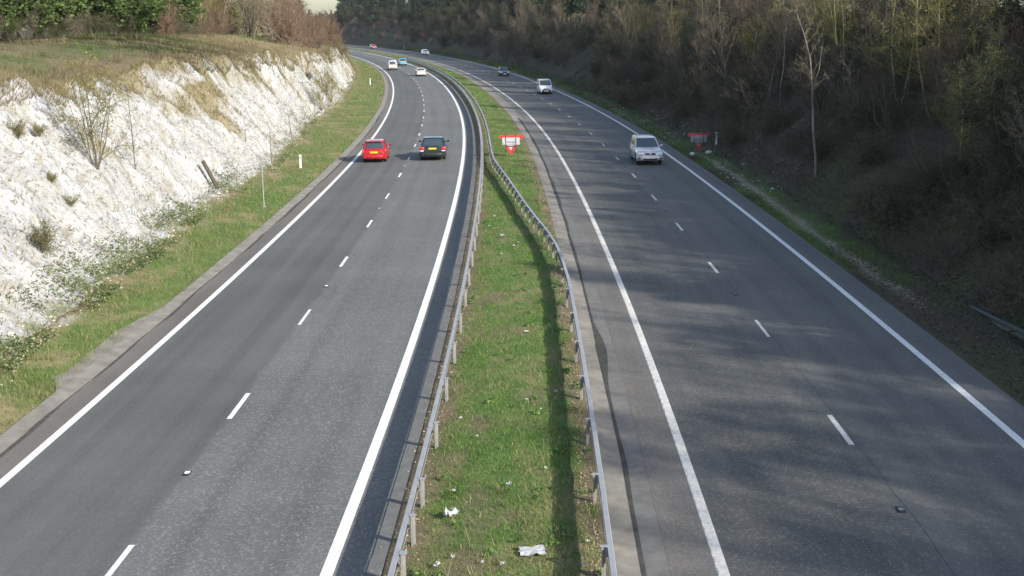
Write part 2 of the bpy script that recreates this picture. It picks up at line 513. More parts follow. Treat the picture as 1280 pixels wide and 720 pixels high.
for nm, base, lo in (('line_paint', (.74, .73, .69), .60), ('line_worn', (.64, .61, .55), .57)):   # chipped and tyre-scuffed paint
    nt = MAT[nm].node_tree; b = nt.nodes['Principled BSDF']; src = b.inputs['Base Color'].links[0].from_socket
    tc = N(nt, 'ShaderNodeTexCoord'); no = N(nt, 'ShaderNodeTexNoise', i_Scale=9.0, i_Detail=8.0, i_Roughness=.75)
    nt.links.new(tc.outputs['Object'], no.inputs['Vector'])
    mr = N(nt, 'ShaderNodeMapRange'); mr.inputs[1].default_value = lo; mr.inputs[2].default_value = lo + .07; mr.inputs[4].default_value = .7
    nt.links.new(no.outputs[0], mr.inputs[0])
    mx = N(nt, 'ShaderNodeMix', data_type='RGBA'); mx.inputs[7].default_value = (.20, .19, .175, 1)
    nt.links.new(mr.outputs[0], mx.inputs[0]); nt.links.new(src, mx.inputs[6]); nt.links.new(mx.outputs[2], b.inputs['Base Color'])
simple('galvanised', (.33, .335, .335), .6, metal=.2, var=.16, scale=2.5)
simple('post_zinc', (.31, .31, .30), .7, metal=.2, var=.22, scale=7.0)
simple('paper', (.43, .43, .42), .8, var=.14, scale=22)
simple('plastic_white', (.80, .80, .77), .45, var=.06)
simple('black_plastic', (.018, .018, .02), .5)
simple('rubber', (.02, .02, .021), .85)
simple('rim', (.42, .43, .45), .35, metal=.8)
simple('glass', (.045, .062, .070), .06, spec=.8, coat=.4)
simple('lamp_red', (.55, .02, .02), .25, coat=.5)
simple('lamp_clear', (.80, .82, .84), .15, coat=.6)
simple('lamp_amber', (.7, .25, .03), .3)
simple('plate_yellow', (.75, .48, .03), .5)
simple('plate_white', (.78, .78, .76), .5)
simple('sign_red', (.62, .03, .03), .5, var=.08, scale=10)
simple('sign_red_shade', (.36, .035, .035), .6, var=.2, scale=10)  # darker copy of the sign red, shade put into the colour
simple('sign_white', (.43, .44, .45), .5, var=.07, scale=6)
simple('sign_grey', (.20, .22, .24), .55, var=.15, scale=6)
simple('frame_dark', (.045, .05, .055), .6)
simple('sandbag', (.62, .62, .60), .9, var=.2, scale=9)
simple('shade_brown', (.075, .062, .045), .9, var=.35, scale=12)  # dark brown of the slab that stands in for a chalk shadow
simple('rail_dull', (.085, .095, .085), .7, metal=.2, var=.3, scale=6)


# ------------------------------------------------------------------ the setting: roads
def add_uv(ob, P_so):
    me = ob.data
    uvl = me.uv_layers.new(name='road')
    idx = np.zeros(len(me.loops), np.int32); me.loops.foreach_get('vertex_index', idx)
    uvl.data.foreach_set('uv', P_so[idx].astype(np.float32).ravel())


def strip(name, s, offs, zs, mat, parent=None, kind=None, uv=False, smooth=True):
    s = np.asarray(s, float)
    cols = []; so = []
    for o, z in zip(offs, zs):
        oo = o(s) if callable(o) else np.full_like(s, o)
        zz = z(s) if callable(z) else np.full_like(s, z)
        cols.append(R(s, oo, zz)); so.append(np.stack([oo, s], -1))
    P = np.stack(cols, 1)
    mb = MB().grid(P[:, ::-1][:, ::1] if False else P)
    ob = mb.build(name, MAT[mat], parent, smooth)
    if uv: add_uv(ob, np.stack(so, 1).reshape(-1, 2))
    if kind: ob['kind'] = kind
    return ob


SR = np.concatenate([np.arange(-60, 320, 3.0), np.arange(320, 640, 8.0)])
road_a = strip('road_away', SR, [-11.56, -7.1, -2.70], [0, 0, 0], 'asphalt_away', kind='structure', uv=True)
tag(road_a, 'two-lane grey carriageway carrying traffic away past the chalk bank', kind='structure')
road_b = strip('road_towards', SR, [2.48, 7.1, 11.86], [0, 0, 0], 'asphalt_towards', kind='structure', uv=True)
tag(road_b, 'two-lane grey carriageway carrying oncoming traffic below the wooded bank', kind='structure')

# sub-base so that no light leaks between the sheets
sb = strip('subgrade', SR, [-12.3, 12.1], [-.18, -.18], 'silt', kind='structure')

# edge lines
def paint(name, parent, s, o0, o1, mat, z=.004):
    return strip(name, s, [o0, o1], [z, z], mat, parent)


SLN = np.concatenate([np.arange(5, 320, 2.0), np.arange(320, 640, 6.0)])
paint('edge_line', road_a, SLN, -10.95, -10.75, 'line_paint')
paint('edge_line', road_a, SLN, -3.48, -3.26, 'line_paint')
paint('edge_line', road_b, SLN, 10.74, 10.94, 'line_paint')
paint('edge_line', road_b, SLN, 3.27, 3.47, 'line_worn')
# raised ribs on the offside edge line of the oncoming carriageway
mb = MB()
for s in np.arange(15, 110, .42):
    c = R([s - .14, s + .14, s + .14, s - .14], [3.28, 3.28, 3.46, 3.46], .0065)
    t = R([s - .11, s + .11, s + .11, s - .11], [3.295, 3.295, 3.445, 3.445], .013)
    mb.add(np.concatenate([c, t]), [(4, 5, 6, 7), (0, 1, 5, 4), (1, 2, 6, 5), (2, 3, 7, 6), (3, 0, 4, 7)])
o = mb.build('rib', MAT['line_worn'], road_b); o['kind'] = 'stuff'

# lane marks: 2 m long every 9 m
def lane_marks(parent, o, s0, n, studs, mat):
    for k in range(n):
        sc = s0 + 9.0 * k
        ss = np.array([sc - 1.0, sc, sc + 1.0])
        w = .055 + .008 * math.sin(k * 2.3)
        paint('lane_mark', parent, ss, o - w, o + w, mat, .0045)


lane_marks(road_a, -7.115, 17.61, 48, True, 'line_paint')
lane_marks(road_b, 7.115, 15.55, 48, True, 'line_worn')


# road studs between every second pair of marks
def stud_mesh():
    mb = MB(); mb.box(0, 0, .010, .15, .26, .016, 0, bev=.006)
    me_body = mb.mesh('stud_base', MAT['rubber'])
    mb = MB(); mb.box(0, 0, .026, .11, .12, .016, 0, bev=.006)
    return me_body, mb.mesh('stud_lens', MAT['plastic_white'])


SB, SLENS = stud_mesh()
mb = MB(); mb.box(0, 0, .022, .10, .10, .012, 0, bev=.004); SDULL = mb.mesh('stud_lens_dull', MAT['sign_grey'])
for par, o, s0, n in ((road_a, -7.115, 22.1, 18), (road_b, 7.115, 20.05, 18)):
    for k in range(n):
        s = s0 + 18.0 * k
        st = link('road_stud', SB, par); st.location = R(s, o, .004); st.rotation_euler = (0, 0, -heading(s))
        ln = link('lens', SLENS if par is road_a else SDULL, st)

# open joint between the lanes of the oncoming carriageway
for a, b in ((14, 33), (37, 52)):
    strip('lane_joint', np.arange(a, b, .2), [lambda s: 7.215 + .05 * vnoise(s * 1.1, s * 0, 85) - .012 * vnoise(s * 4, s * 0, 86), lambda s: 7.217 + .05 * vnoise(s * 1.1, s * 0, 85) + .006 * vnoise(s * 3, s * 0, 87)], [.0042, .0042], 'silt', road_b)

# ------------------------------------------------------------------ edge channels and kerb slabs
rng = np.random.default_rng(7)
# kerb strip beside the left crash barrier, laid in slabs
kerb = link('kerb_strip', None); tag(kerb, kind='structure')
def slab_run(parent, name, s0, s1, L, prof, mat, jitter=.004, gap=.014):
    s = s0; k = 0
    while s < s1:
        ss = np.array([s + gap / 2, s + L / 2, s + L - gap / 2]); dz = float(rng.uniform(-jitter, jitter)); dx = float(rng.uniform(-jitter, jitter)) * 2
        rings = []
        for q in ss: rings.append(np.concatenate([R(q, [a + dx], [b + dz]) for a, b in prof]))
        MB().loft(rings).build(name, MAT[mat], parent)
        s += L; k += 1


slab_run(kerb, 'kerb_slab', 12, 102, 3.0, [(-2.70, .012), (-2.68, .022), (-2.44, .030), (-2.42, .02), (-2.42, -.12), (-2.70, -.12)][::-1], 'concrete_dark')
strip('kerb_run', np.arange(102, 640, 6.0), [-2.70, -2.68, -2.42, -2.42], [.0, .022, .030, -.1], 'concrete_dark', kerb)
strip('kerb_run', np.arange(-60, 12.1, 6.0), [-2.70, -2.68, -2.42, -2.42], [.0, .022, .030, -.1], 'concrete_dark', kerb)

chan = link('drain_channel', None); tag(chan, kind='structure')
slab_run(chan, 'channel_slab', 12, 112, 5.0, [(1.44, .055), (1.60, .050), (2.02, .0), (2.04, -.02), (2.04, -.12), (1.44, -.12)][::-1], 'channel_pale')
slab_run(chan, 'edge_slab', 12, 112, 5.0, [(2.055, -.02), (2.07, .004), (2.47, .008), (2.48, -.01), (2.48, -.12), (2.055, -.12)][::-1], 'concrete_dark')
strip('channel_run', np.arange(112, 640, 6.0), [1.44, 1.6, 1.93, 2.15, 2.47], [.055, .05, .0, -.01, .003], 'channel_pale', chan)
strip('channel_run', np.arange(-60, 12.1, 6.0), [1.44, 1.6, 1.93, 2.15, 2.47], [.055, .05, .0, -.01, .003], 'channel_pale', chan)
sg = np.arange(10, 114, .5)
strip('silt_joint', sg, [lambda s: 1.945 + .06 * vnoise(s * .35, s * 0, 71), lambda s: 2.03 + .02 * vnoise(s * .6, s * 0, 74), lambda s: 2.06 + .07 * vnoise(s * .4, s * 0, 72) + .14 * np.exp(-((s - 31.5) / 2.0) ** 2) + .12 * sstep(44, 52, s) * vnoise(s * .3, s * 0, 75)],
      [lambda s: .006 + 0 * s, lambda s: .012 + .006 * vnoise(s, s * 0, 73), lambda s: .0125 + 0 * s], 'silt', chan)

lchan = link('verge_channel', None); tag(lchan, kind='structure')
slab_run(lchan, 'channel_slab', 12, 126, 4.0, [(-12.12, .05), (-12.08, .06), (-11.85, .035), (-11.58, .006), (-11.56, -.12), (-12.12, -.12)], 'channel_pale')
strip('channel_run', np.arange(126, 640, 6.0), [-12.12, -12.08, -11.85, -11.56], [.05, .06, .035, .006], 'channel_pale', lchan)
strip('channel_run', np.arange(-60, 12.1, 6.0), [-12.12, -12.08, -11.85, -11.56], [.05, .06, .035, .006], 'channel_pale', lchan)
# silt line in the channel
strip('silt_line', np.arange(12, 126, .7), [lambda s: -11.60 - .05 * sstep(.45, .8, vnoise(s * .55, s * 0, 81)), lambda s: -11.57 + .08 * sstep(.4, .8, vnoise(s * .5, s * 0, 82))],
      [.018, .007], 'silt', lchan)
# outlet apron where the channel widens beside the verge
ap = [(27.6, -12.05), (28.4, -12.35), (29.1, -12.75), (29.8, -13.05), (30.5, -13.22), (31.2, -13.1), (32.3, -12.82), (34.6, -12.45), (37.2, -12.1)]
mb = MB(); top = np.concatenate([R(a, [b], [.052 + .05 * max(0, -12.1 - b)]) for a, b in ap]); bot = top - np.array([0, 0, .25])
n = len(ap); mb.add(np.concatenate([top, bot]), [tuple(range(n))[::-1]] + [(i, (i + 1) % n, (i + 1) % n + n, i + n) for i in range(n)])
mb.build('outlet_apron', MAT['channel_pale'], lchan)
mb = MB(); c = R(30.6, -12.75, .085)
mb.box(c[0], c[1], c[2], .4, .3, .012, 0, bev=.01); g = mb.build('gully_grate', MAT['frame_dark'], lchan)


# ------------------------------------------------------------------ the setting: ground sheets with their own colours
def lerpc(a, b, t):
    t = np.asarray(t)[..., None]
    return np.asarray(a) * (1 - t) + np.asarray(b) * t


C_GREEN = (.075, .140, .030); C_GREEN2 = (.125, .185, .050); C_STRAW = (.26, .205, .115); C_EARTH = (.135, .105, .072)
C_CHALK = (.435, .44, .445); C_SCRUB = (.19, .165, .085); C_LITTER = (.08, .064, .044)


def sheet(name, S, O, colf, mat, zf=None, label=None):
    s, o = np.meshgrid(S, O, indexing='ij')
    if callable(O):
        pass
    z = (zf or terrain)(s, o)
    P = R(s, o, z)
    ob = MB().grid(P, 0, colf(s, o)).build(name, MAT[mat], None, True)
    tag(ob, label, kind='structure')
    return ob


def so_sheet(name, S, T, ofn, colf, mat, label=None):
    s, t = np.meshgrid(S, T, indexing='ij')
    o = ofn(s, t)
    P = R(s, o, terrain(s, o))
    ob = MB().grid(P, 0, colf(s, o, t)).build(name, MAT[mat], None, True)
    return tag(ob, label, kind='structure')


S_FINE = np.concatenate([np.arange(-60, 16, 4.0), np.arange(16, 90, .28), np.arange(90, 215, .45), np.arange(215, 641, 4.0)])


def verge_green(s, o):
    n = fbm(s * .5, o * .9, 101, 4); n2 = fbm(s * 2.3, o * 2.3, 103, 3)
    c = lerpc(C_GREEN, C_GREEN2, n2)
    return c, n


def col_verge_left(s, o, t):
    c, n = verge_green(s, o)
    dry = np.clip(sstep(.45, .75, n) * .8 + sstep(.72, 1, t) * .75, 0, 1)
    c = lerpc(c, C_STRAW, dry)
    ch = sstep(.55, .75, fbm(s * 1.7, o * 1.7, 107, 4)) * sstep(.65, 1.0, t)
    return lerpc(c, C_CHALK, ch * .8)


so_sheet('verge', S_FINE, np.linspace(0, 1, 16), lambda s, t: L_EDGE + (foot(s) - L_EDGE) * t, col_verge_left, 'ground_mix',
         'narrow grassy verge between the verge channel and the chalk bank')


def scrub_mask(s, t):
    """where dry growth covers the chalk"""
    n = fbm(s * .16 + t * 1.1, t * 1.6 - s * .05, 111, 5)
    n2 = fbm(s * .8, t * 6, 117, 4)
    up = sstep(.2, .95, t)
    m = sstep(.50, .72, n * .55 + n2 * .45 + up * .07 * sstep(40, 60, s) + up * .05 - .045)
    # a thick patch half-way up, in front of the woodland edge
    patch = .8 * np.exp(-(((s - 76) / 9) ** 2 + ((t - .70) / .16) ** 2)) + .6 * np.exp(-(((s - 100) / 11) ** 2 + ((t - .75) / .2) ** 2))
    m = np.maximum(m, sstep(.25, .75, patch + (n2 - .5) * .9))
    brow = sstep(.86, 1.02, t + (n2 - .5) * .34 + (n - .5) * .25)
    m = np.maximum(m, brow)
    far = sstep(185, 225, s)
    return np.clip(np.maximum(m * .92, far * .9), 0, 1)


def col_chalk(s, o, t):
    m = scrub_mask(s, t)
    c = lerpc(C_CHALK, (.375, .37, .355), fbm(s * .9, t * 5, 121, 4))
    c = lerpc(c, (.30, .295, .28), sstep(.45, .75, fbm(s * .8 + t, t * 1.3, 129, 3)) * .6)
    # thin dirt and lichen
    d = sstep(.56, .78, fbm(s * 3.1, t * 22, 123, 3))
    c = lerpc(c, (.26, .235, .17), d * .7)
    sc = lerpc(C_SCRUB, C_STRAW, fbm(s * 1.1, t * 8, 125, 3) * .6)
    toe = sstep(.16, .02, t) * sstep(.42, .6, fbm(s * 1.3, t * 9, 127, 4))
    c = lerpc(c, sc, m)
    return lerpc(c, (.15, .17, .07), toe * .8)


so_sheet('chalk_face', S_FINE, np.linspace(0, 1, 58), lambda s, t: foot(s) + (crest(s) - foot(s)) * t, col_chalk, 'chalk',
         'steep bare white chalk cutting face beside the outbound road')


def col_hill(s, o, t):
    n = fbm(s * .18, o * .25, 131, 4); n2 = fbm(s * .9, o * .9, 133, 3)
    c = lerpc((.092, .130, .042), (.19, .152, .09), sstep(.30, .58, n2 * .4 + n * .6 + sstep(-27, -22, o) * .22))
    c = lerpc(c, C_LITTER, sstep(-37, -42, o))
    return c


so_sheet('hillside', np.concatenate([np.arange(-60, 20, 5.0), np.arange(20, 260, 1.2), np.arange(260, 641, 8.0)]),
         np.array([0, .012, .03, .05, .08, .12, .17, .24, .33, .45, .6, .78, 1.0, 1.3, 1.7, 2.3, 3.5, 6, 10, 16, 22]),
         lambda s, t: crest(s) + (-38 - crest(s)) * t, col_hill, 'ground_mix', 'rough grass on top of the chalk bank below the trees')


def median_z(s, o):
    z = .05 + .09 * np.sin(np.clip((o + 2.42) / 3.86, 0, 1) * math.pi) + (fbm(s * 1.3, o * 1.3, 141, 3) - .5) * .07 * sstep(-2.42, -2.1, o) * sstep(1.44, 1.2, o)
    return np.where((o < -2.40), .026, np.where(o > 1.43, .05, z))


def med_soil(s, o):
    n = fbm(s * 1.1, o * 1.6, 151, 4)
    left = sstep(-1.55, -2.1, o + (n - .5) * .9)
    right = sstep(.95, 1.3, o + (n - .5) * .8) * (1 - sstep(42, 50, s)) + sstep(.75, 1.3, o + (n - .5) * 1.1) * sstep(42, 50, s)
    under = np.exp(-((o - rail_r(s)) / .35) ** 2) * .8
    pat = sstep(.62, .78, fbm(s * .45, o * .9, 153, 4))
    return np.clip(np.maximum(np.maximum(left, right), np.maximum(under * sstep(.35, .6, n), pat * .8)), 0, 1)


def rail_r(s):
    s = np.asarray(s, float)
    return np.interp(s, [-60, 38, 41, 44.4, 47.8, 50.7, 55.5, 60.8, 65.9, 70.4, 74, 79, 86, 95, 640],
                     [1.33, 1.33, 1.27, 1.14, .86, .53, .08, -.35, -.76, -1.14, -1.40, -1.52, -1.56, -1.56, -1.56])


def col_median(s, o):
    n2 = fbm(s * 2.3, o * 2.3, 155, 3)
    c = lerpc(C_GREEN, C_GREEN2, n2)
    c = lerpc(c, C_STRAW, sstep(.5, .75, fbm(s * .9, o * 1.3, 157, 4)) * .65)
    return lerpc(c, lerpc(C_EARTH, C_STRAW, n2 * .6), med_soil(s, o))


sheet('central_reservation', np.concatenate([np.arange(-60, 12, 4.), np.arange(12, 120, .35), np.arange(120, 641, 3.)]),
      np.array([-2.42, -2.39, -2.2, -2.0, -1.8, -1.6, -1.4, -1.2, -1.0, -.8, -.6, -.4, -.2, 0, .2, .4, .6, .8, 1.0, 1.15, 1.3, 1.42, 1.45]),
      col_median, 'ground_mix', median_z, 'long strip of rough grass between the two carriageways')


def path_mask(s, o):
    c = 12.75 + .18 * np.sin(s * .11) + .2 * (vnoise(s * .4, s * 0, 161) - .5)
    wid = .17 + .12 * vnoise(s * .5, s * 0, 163)
    return np.exp(-((o - c) / wid) ** 2) * sstep(34, 39, s) * (1 - sstep(72, 84, s))


def col_right(s, o):
    n2 = fbm(s * 1.9, o * 1.9, 171, 3); n = fbm(s * .4, o * .5, 173, 4)
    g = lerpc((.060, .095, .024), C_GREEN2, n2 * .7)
    g = lerpc(g, C_LITTER, np.maximum(sstep(.45, .68, n), .85 * sstep(44, 32, s)))  # near end also browned and darkened to stand in for shade
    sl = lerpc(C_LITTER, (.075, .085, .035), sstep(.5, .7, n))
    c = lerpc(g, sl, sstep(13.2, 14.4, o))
    c = lerpc(c, (.25, .205, .15), path_mask(s, o) * (.5 + .4 * n2))
    rub = sstep(.6, .72, fbm(s * 2.6, o * 2.6, 175, 3)) * sstep(12.2, 13.5, o) * sstep(19, 15, o) * sstep(58, 70, s) * sstep(120, 95, s)
    return lerpc(c, (.20, .18, .15), rub * .4)


sheet('wooded_bank', np.concatenate([np.arange(-60, 16, 4.), np.arange(16, 130, .5), np.arange(130, 641, 4.)]),
      np.concatenate([[R_EDGE], np.arange(11.95, 15, .16), np.arange(15, 27, .5), np.array([27, 29, 32, 36, 42, 50, 65, 90, 140, 220, 400])]),
      col_right, 'ground_mix', None, 'steep shaded bank rising beside the oncoming carriageway')


# ------------------------------------------------------------------ crash barriers
def sweep_profile(ss, offf, zf, prof):
    """prof: closed list of (across, up); swept along the road at offset offf(s)"""
    rings = []
    for s in ss:
        o = float(offf(s)); z = float(zf(s))
        e = .3
        slope = (float(offf(s + e)) - float(offf(s - e))) / (2 * e)
        k = math.sqrt(1 + slope * slope)
        ring = [R(s - a * slope / k, [o + a / k], [z + b])[0] for a, b in prof]
        rings.append(np.array(ring))
    return rings


def beam_profile(side):
    # open box beam: flat top, ribbed traffic face, open back
    q = [(0, .40), (.045, .375), (.085, .40), (.085, .455), (.060, .485), (.060, .535), (.085, .565), (.085, .62), (.070, .645), (-.015, .645),
         (-.015, .60), (-.006, .60), (-.006, .635), (.064, .635), (.075, .615), (.075, .57), (.051, .54), (.051, .48), (.075, .45), (.075, .406), (.045, .387), (.006, .41)]
    return [(a * side, b) for a, b in q]


def crash_barrier(label, off_post, side, posts, s0, s1, zf=lambda s: .02, fine_to=125, name='crash_barrier'):
    root = empty(name, R((s0 if s0 > 0 else 20.0), float(off_post(max(s0, 20.0))), 0))
    inv = root.matrix_basis.inverted()
    loc = np.array(root.location)
    prof = beam_profile(side)
    offb = lambda s: off_post(s) + side * .075
    s = s0
    while s < s1:
        L = 4.8 if s < fine_to else 36.0
        e = min(s + L, s1)
        n = max(3, int(math.ceil((e - s) / (.8 if s < fine_to else 3.0))) + 1)
        mb = MB(); mb.loft([r - loc for r in sweep_profile(np.linspace(s + .004, e - .004, n), offb, zf, prof)])
        b = mb.build('beam', MAT['galvanised'], root)
        if s < 70:   # lapped joint with its bolts
            mb = MB()
            pr = [(side * .0865, .41), (side * .0865, .45), (side * .092, .45), (side * .092, .41)]
            for (lo, hi) in ((.41, .45), (.57, .615)):
                pr = [(side * .085, lo), (side * .085, hi), (side * .093, hi), (side * .093, lo)]
                mb.loft([r - loc for r in sweep_profile([e - .16, e + .16], offb, zf, pr)])
            mb.loft([r - loc for r in sweep_profile([e - .16, e + .16], offb, zf, [(-side * .012, .645), (-side * .012, .652), (side * .068, .652), (side * .068, .645)])])
            mb.build('lap_plate', MAT['galvanised'], b)
        s = e
    # posts: Z section with a bracket behind the beam
    mb = MB(); mb.box(0, 0, .22, .006, .10, .84, 0); mb.box(.017, .047, .22, .036, .006, .84, 0); mb.box(-.017, -.047, .22, .036, .006, .84, 0)
    pm = mb.mesh('post', MAT['post_zinc'])
    mb = MB(); mb.box(side * .045, 0, .53, .075, .07, .14, 0, bev=.008); mb.box(side * .0, .0, .648, .13, .085, .012, 0, bev=.003)
    bm = mb.mesh('bracket', MAT['galvanised'])
    for sp in posts:
        o = float(off_post(sp))
        p = link('post', pm, root); p.location = Vector(R(sp, o, float(zf(sp))) - loc); p.rotation_euler = (rng.uniform(-.02, .02), rng.uniform(-.02, .02), -heading(sp) + rng.uniform(-.03, .03))
        b = link('bracket', bm, p)
    tag(root, label, 'crash barrier', 'galvanised barriers in the central reservation')
    return root


left_posts = [16.9, 18.4] + list(20.1 + 3.25 * np.arange(-4, 85)); left_posts = [p for p in left_posts if p > 6]
crash_barrier('galvanised crash barrier on posts, running straight beside the outbound lanes', lambda s: -1.98 + 0 * s, -1, left_posts, 5, 300)
right_posts = list(np.arange(7.5, 43, 3.2)) + list(np.arange(44.4, 88, 1.62)) + list(np.arange(89.6, 290, 3.25))
crash_barrier('galvanised crash barrier that swings diagonally across the grass to the other barrier', rail_r, 1, right_posts, 5, 300)

# dull ramped end of a barrier by the wooded bank
tz = lambda s: np.interp(s, [8, 24, 36.5], [.45, .36, -.50])
root = empty('ramped_barrier', R(30, 14.0, float(terrain(30, 14.0))))
loc = np.array(root.location)
offt = lambda s: np.interp(s, [8, 36.5], [13.4, 14.15])
mb = MB(); mb.loft([r - loc for r in sweep_profile(np.linspace(8, 36.2, 26), lambda s: offt(s) - .075, tz, beam_profile(-1))])
mb.build('beam', MAT['rail_dull'], root)
for sp in (29.4, 26.2, 23.0, 19.8):
    h = float(tz(sp)) + .6
    mb = MB(); mb.box(0, 0, h / 2 - .1, .06, .11, h + .2, 0, bev=.004)
    p = mb.build('post', MAT['rail_dull'], root); p.location = Vector(R(sp, float(offt(sp)), .1) - loc); p.rotation_euler = (0, 0, -heading(sp))
tag(root, 'dull weathered barrier end sloping into the ground at the right edge', 'crash barrier')


# ------------------------------------------------------------------ grass and ground cover
def blades(name, P, h, w, c, lean=.35, label=None, parent=None, seed=1):
    r = np.random.default_rng(seed)
    n = len(P); a = r.uniform(0, 2 * math.pi, n); dx, dy = np.cos(a), np.sin(a)
    b = r.uniform(0, 2 * math.pi, n); ll = h * lean * r.uniform(.2, 1.4, n)
    base = np.stack([dx, dy, 0 * a], -1) * (w / 2)[:, None]
    tip = P + np.stack([np.cos(b) * ll, np.sin(b) * ll, h], -1)
    v = np.stack([P - base, P + base, tip], 1).reshape(-1, 3)
    v[0::3, 2] -= .01; v[1::3, 2] -= .01
    f = np.arange(3 * n).reshape(-1, 3)
    cc = np.repeat(c, 3, 0); cc[0::3] *= .85; cc[1::3] *= .85; cc[2::3] *= 1.1
    mb = MB(); mb.add(v, f, 0, cc)
    ob = mb.build(name, MAT['blade'], parent); tag(ob, label, 'grass', kind='stuff')
    return ob


def grass_on(name, n, s0, s1, ofn, zf, colf, dens, hr, wr, label, seed, power=1.0, lean=.4):
    r = np.random.default_rng(seed)
    u = r.uniform(0, 1, n) ** power
    s = s0 + (s1 - s0) * u
    o = ofn(s, r.uniform(0, 1, n))
    keep = r.uniform(0, 1, n) < dens(s, o)
    s, o = s[keep], o[keep]; m = len(s)
    P = R(s, o, zf(s, o))
    sc = (.75 + .6 * vnoise(s * 1.6, o * 1.6, seed)) * r.uniform(.6, 1.25, m)
    far = 1 + np.clip(s - 40, 0, 200) / 90.
    c = colf(s, o) * r.uniform(.55, 1.5, (m, 1)) * (1 + r.uniform(-.08, .08, (m, 3)))
    return blades(name, P, r.uniform(*hr, m) * sc, r.uniform(*wr, m) * far, c, lean, label, None, seed)


def gcol(s, o, seed=0):
    n = fbm(s * .8, o * 1.2, 201 + seed, 4); n2 = fbm(s * 3.1, o * 3.1, 207 + seed, 2)
    c = lerpc((.064, .150, .024), (.150, .245, .066), n2)
    r = np.random.default_rng(int(len(s)))
    dry = np.clip(sstep(.45, .72, n) * .55, 0, 1)
    dry = np.where(r.uniform(0, 1, len(s)) < dry + .12, 1.0, 0.0) * r.uniform(.5, 1, len(s))
    return lerpc(c, (.33, .275, .15), dry)


grass_on('median_grass', 170000, 14, 120, lambda s, u: -2.3 + 3.7 * u, median_z, gcol, lambda s, o: 1 - .85 * med_soil(s, o),
         (.035, .095), (.008, .016), 'short green grass on the strip between the carriageways', 11, 1.9)
grass_on('median_grass', 26000, 120, 330, lambda s, u: -2.2 + 3.5 * u, median_z, gcol, lambda s, o: 1 - .8 * med_soil(s, o),
         (.05, .12), (.02, .04), 'short green grass on the strip between the carriageways', 12)
def clump(s, o, seed): return sstep(.60, .72, fbm(s * 1.5, o * 1.5, seed, 3))


grass_on('median_clumps', 60000, 14, 100, lambda s, u: -2.25 + 3.6 * u, median_z, lambda s, o: gcol(s, o, 20) * 1.05, lambda s, o: clump(s, o, 251) * .55,
         (.09, .20), (.009, .018), 'taller tufts of grass dotted over the strip between the carriageways', 61, 1.8, .7)
grass_on('dead_stems', 5200, 14, 95, lambda s, u: -2.3 + 3.7 * u, median_z, lambda s, o: lerpc((.30, .245, .14), (.44, .37, .24), vnoise(s * 9, o * 9, 3)), lambda s, o: .25 + .75 * med_soil(s, o),
         (.08, .26), (.007, .013), 'dry dead stems among the grass between the carriageways', 62, 1.7, 1.1)
grass_on('verge_clumps', 42000, 18, 110, lambda s, u: L_EDGE - .1 + (foot(s) - .1 - L_EDGE) * u, terrain, lambda s, o: lerpc(gcol(s, o, 45), (.33, .275, .15), .35 + 0 * s), lambda s, o: clump(s, o, 257) * .9,
         (.12, .30), (.011, .02), 'taller tufts of grass on the left verge', 63, 1.6, .7)
grass_on('verge_grass', 90000, 16, 130, lambda s, u: L_EDGE + .16 * vnoise(s * 1.3, s * 0, 91) ** 2 + (foot(s) - .2 - L_EDGE) * u, terrain, lambda s, o: lerpc(gcol(s, o, 40), (.235, .20, .11), .5 * sstep(.35, .65, fbm(s * .35, o * 1.1, 105, 4)) + .32), lambda s, o: .35 + .65 * sstep(.75, .4, fbm(s * .5, o * .9, 101, 4)),
         (.05, .14), (.010, .02), 'grass on the verge below the chalk face', 13, 1.7)
grass_on('verge_grass', 14000, 130, 260, lambda s, u: L_EDGE + .16 * vnoise(s * 1.3, s * 0, 91) ** 2 + (foot(s) - .2 - L_EDGE) * u, terrain, lambda s, o: lerpc(gcol(s, o, 40), (.235, .20, .11), .5 * sstep(.35, .65, fbm(s * .35, o * 1.1, 105, 4)) + .32), lambda s, o: .8 + 0 * s,
         (.08, .2), (.02, .04), 'grass on the verge below the chalk face', 14)


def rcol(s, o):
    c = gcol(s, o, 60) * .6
    return lerpc(c, (.10, .08, .05), np.maximum(sstep(13.6, 14.6, o) * .6, sstep(44, 32, s) * .6))  # grass at the near end coloured darker in place of shade


grass_on('bank_grass', 60000, 20, 150, lambda s, u: R_EDGE + .04 + 3.2 * u ** 1.3, terrain, rcol,
         lambda s, o: (1 - path_mask(s, o)) * (1 - .6 * sstep(12.6, 14.0, o)) * (.25 + .75 * sstep(.42, .6, fbm(s * .35, o * .8, 181, 3))) * (.3 + .7 * sstep(30, 42, s)), (.05, .15), (.010, .02), 'dim grass along the foot of the wooded bank', 15, 1.6)
grass_on('bank_grass', 16000, 150, 420, lambda s, u: R_EDGE + .04 + 3.0 * u, terrain, rcol,
         lambda s, o: .8 + 0 * s, (.10, .25), (.02, .05), 'dim grass along the foot of the wooded bank', 16)


def hcol(s, o):
    n = fbm(s * .18, o * .25, 131, 4); n2 = fbm(s * .9, o * .9, 133, 3)
    t = sstep(.38, .62, n2 * .4 + n * .6 + sstep(-27, -22, o) * .2)
    r = np.random.default_rng(len(s)).uniform(0, 1, len(s))
    c = lerpc((.088, .125, .040), (.185, .15, .088), np.clip(t + (r - .5) * .7, 0, 1))
    return c


grass_on('hillside_grass', 150000, 34, 240, lambda s, u: crest(s) + .8 - 19 * u ** 1.5, terrain, hcol, lambda s, o: 1 + 0 * s,
         (.12, .38), (.014, .03), 'rough straw-coloured grass on top of the chalk bank', 17, 1.4, .6)

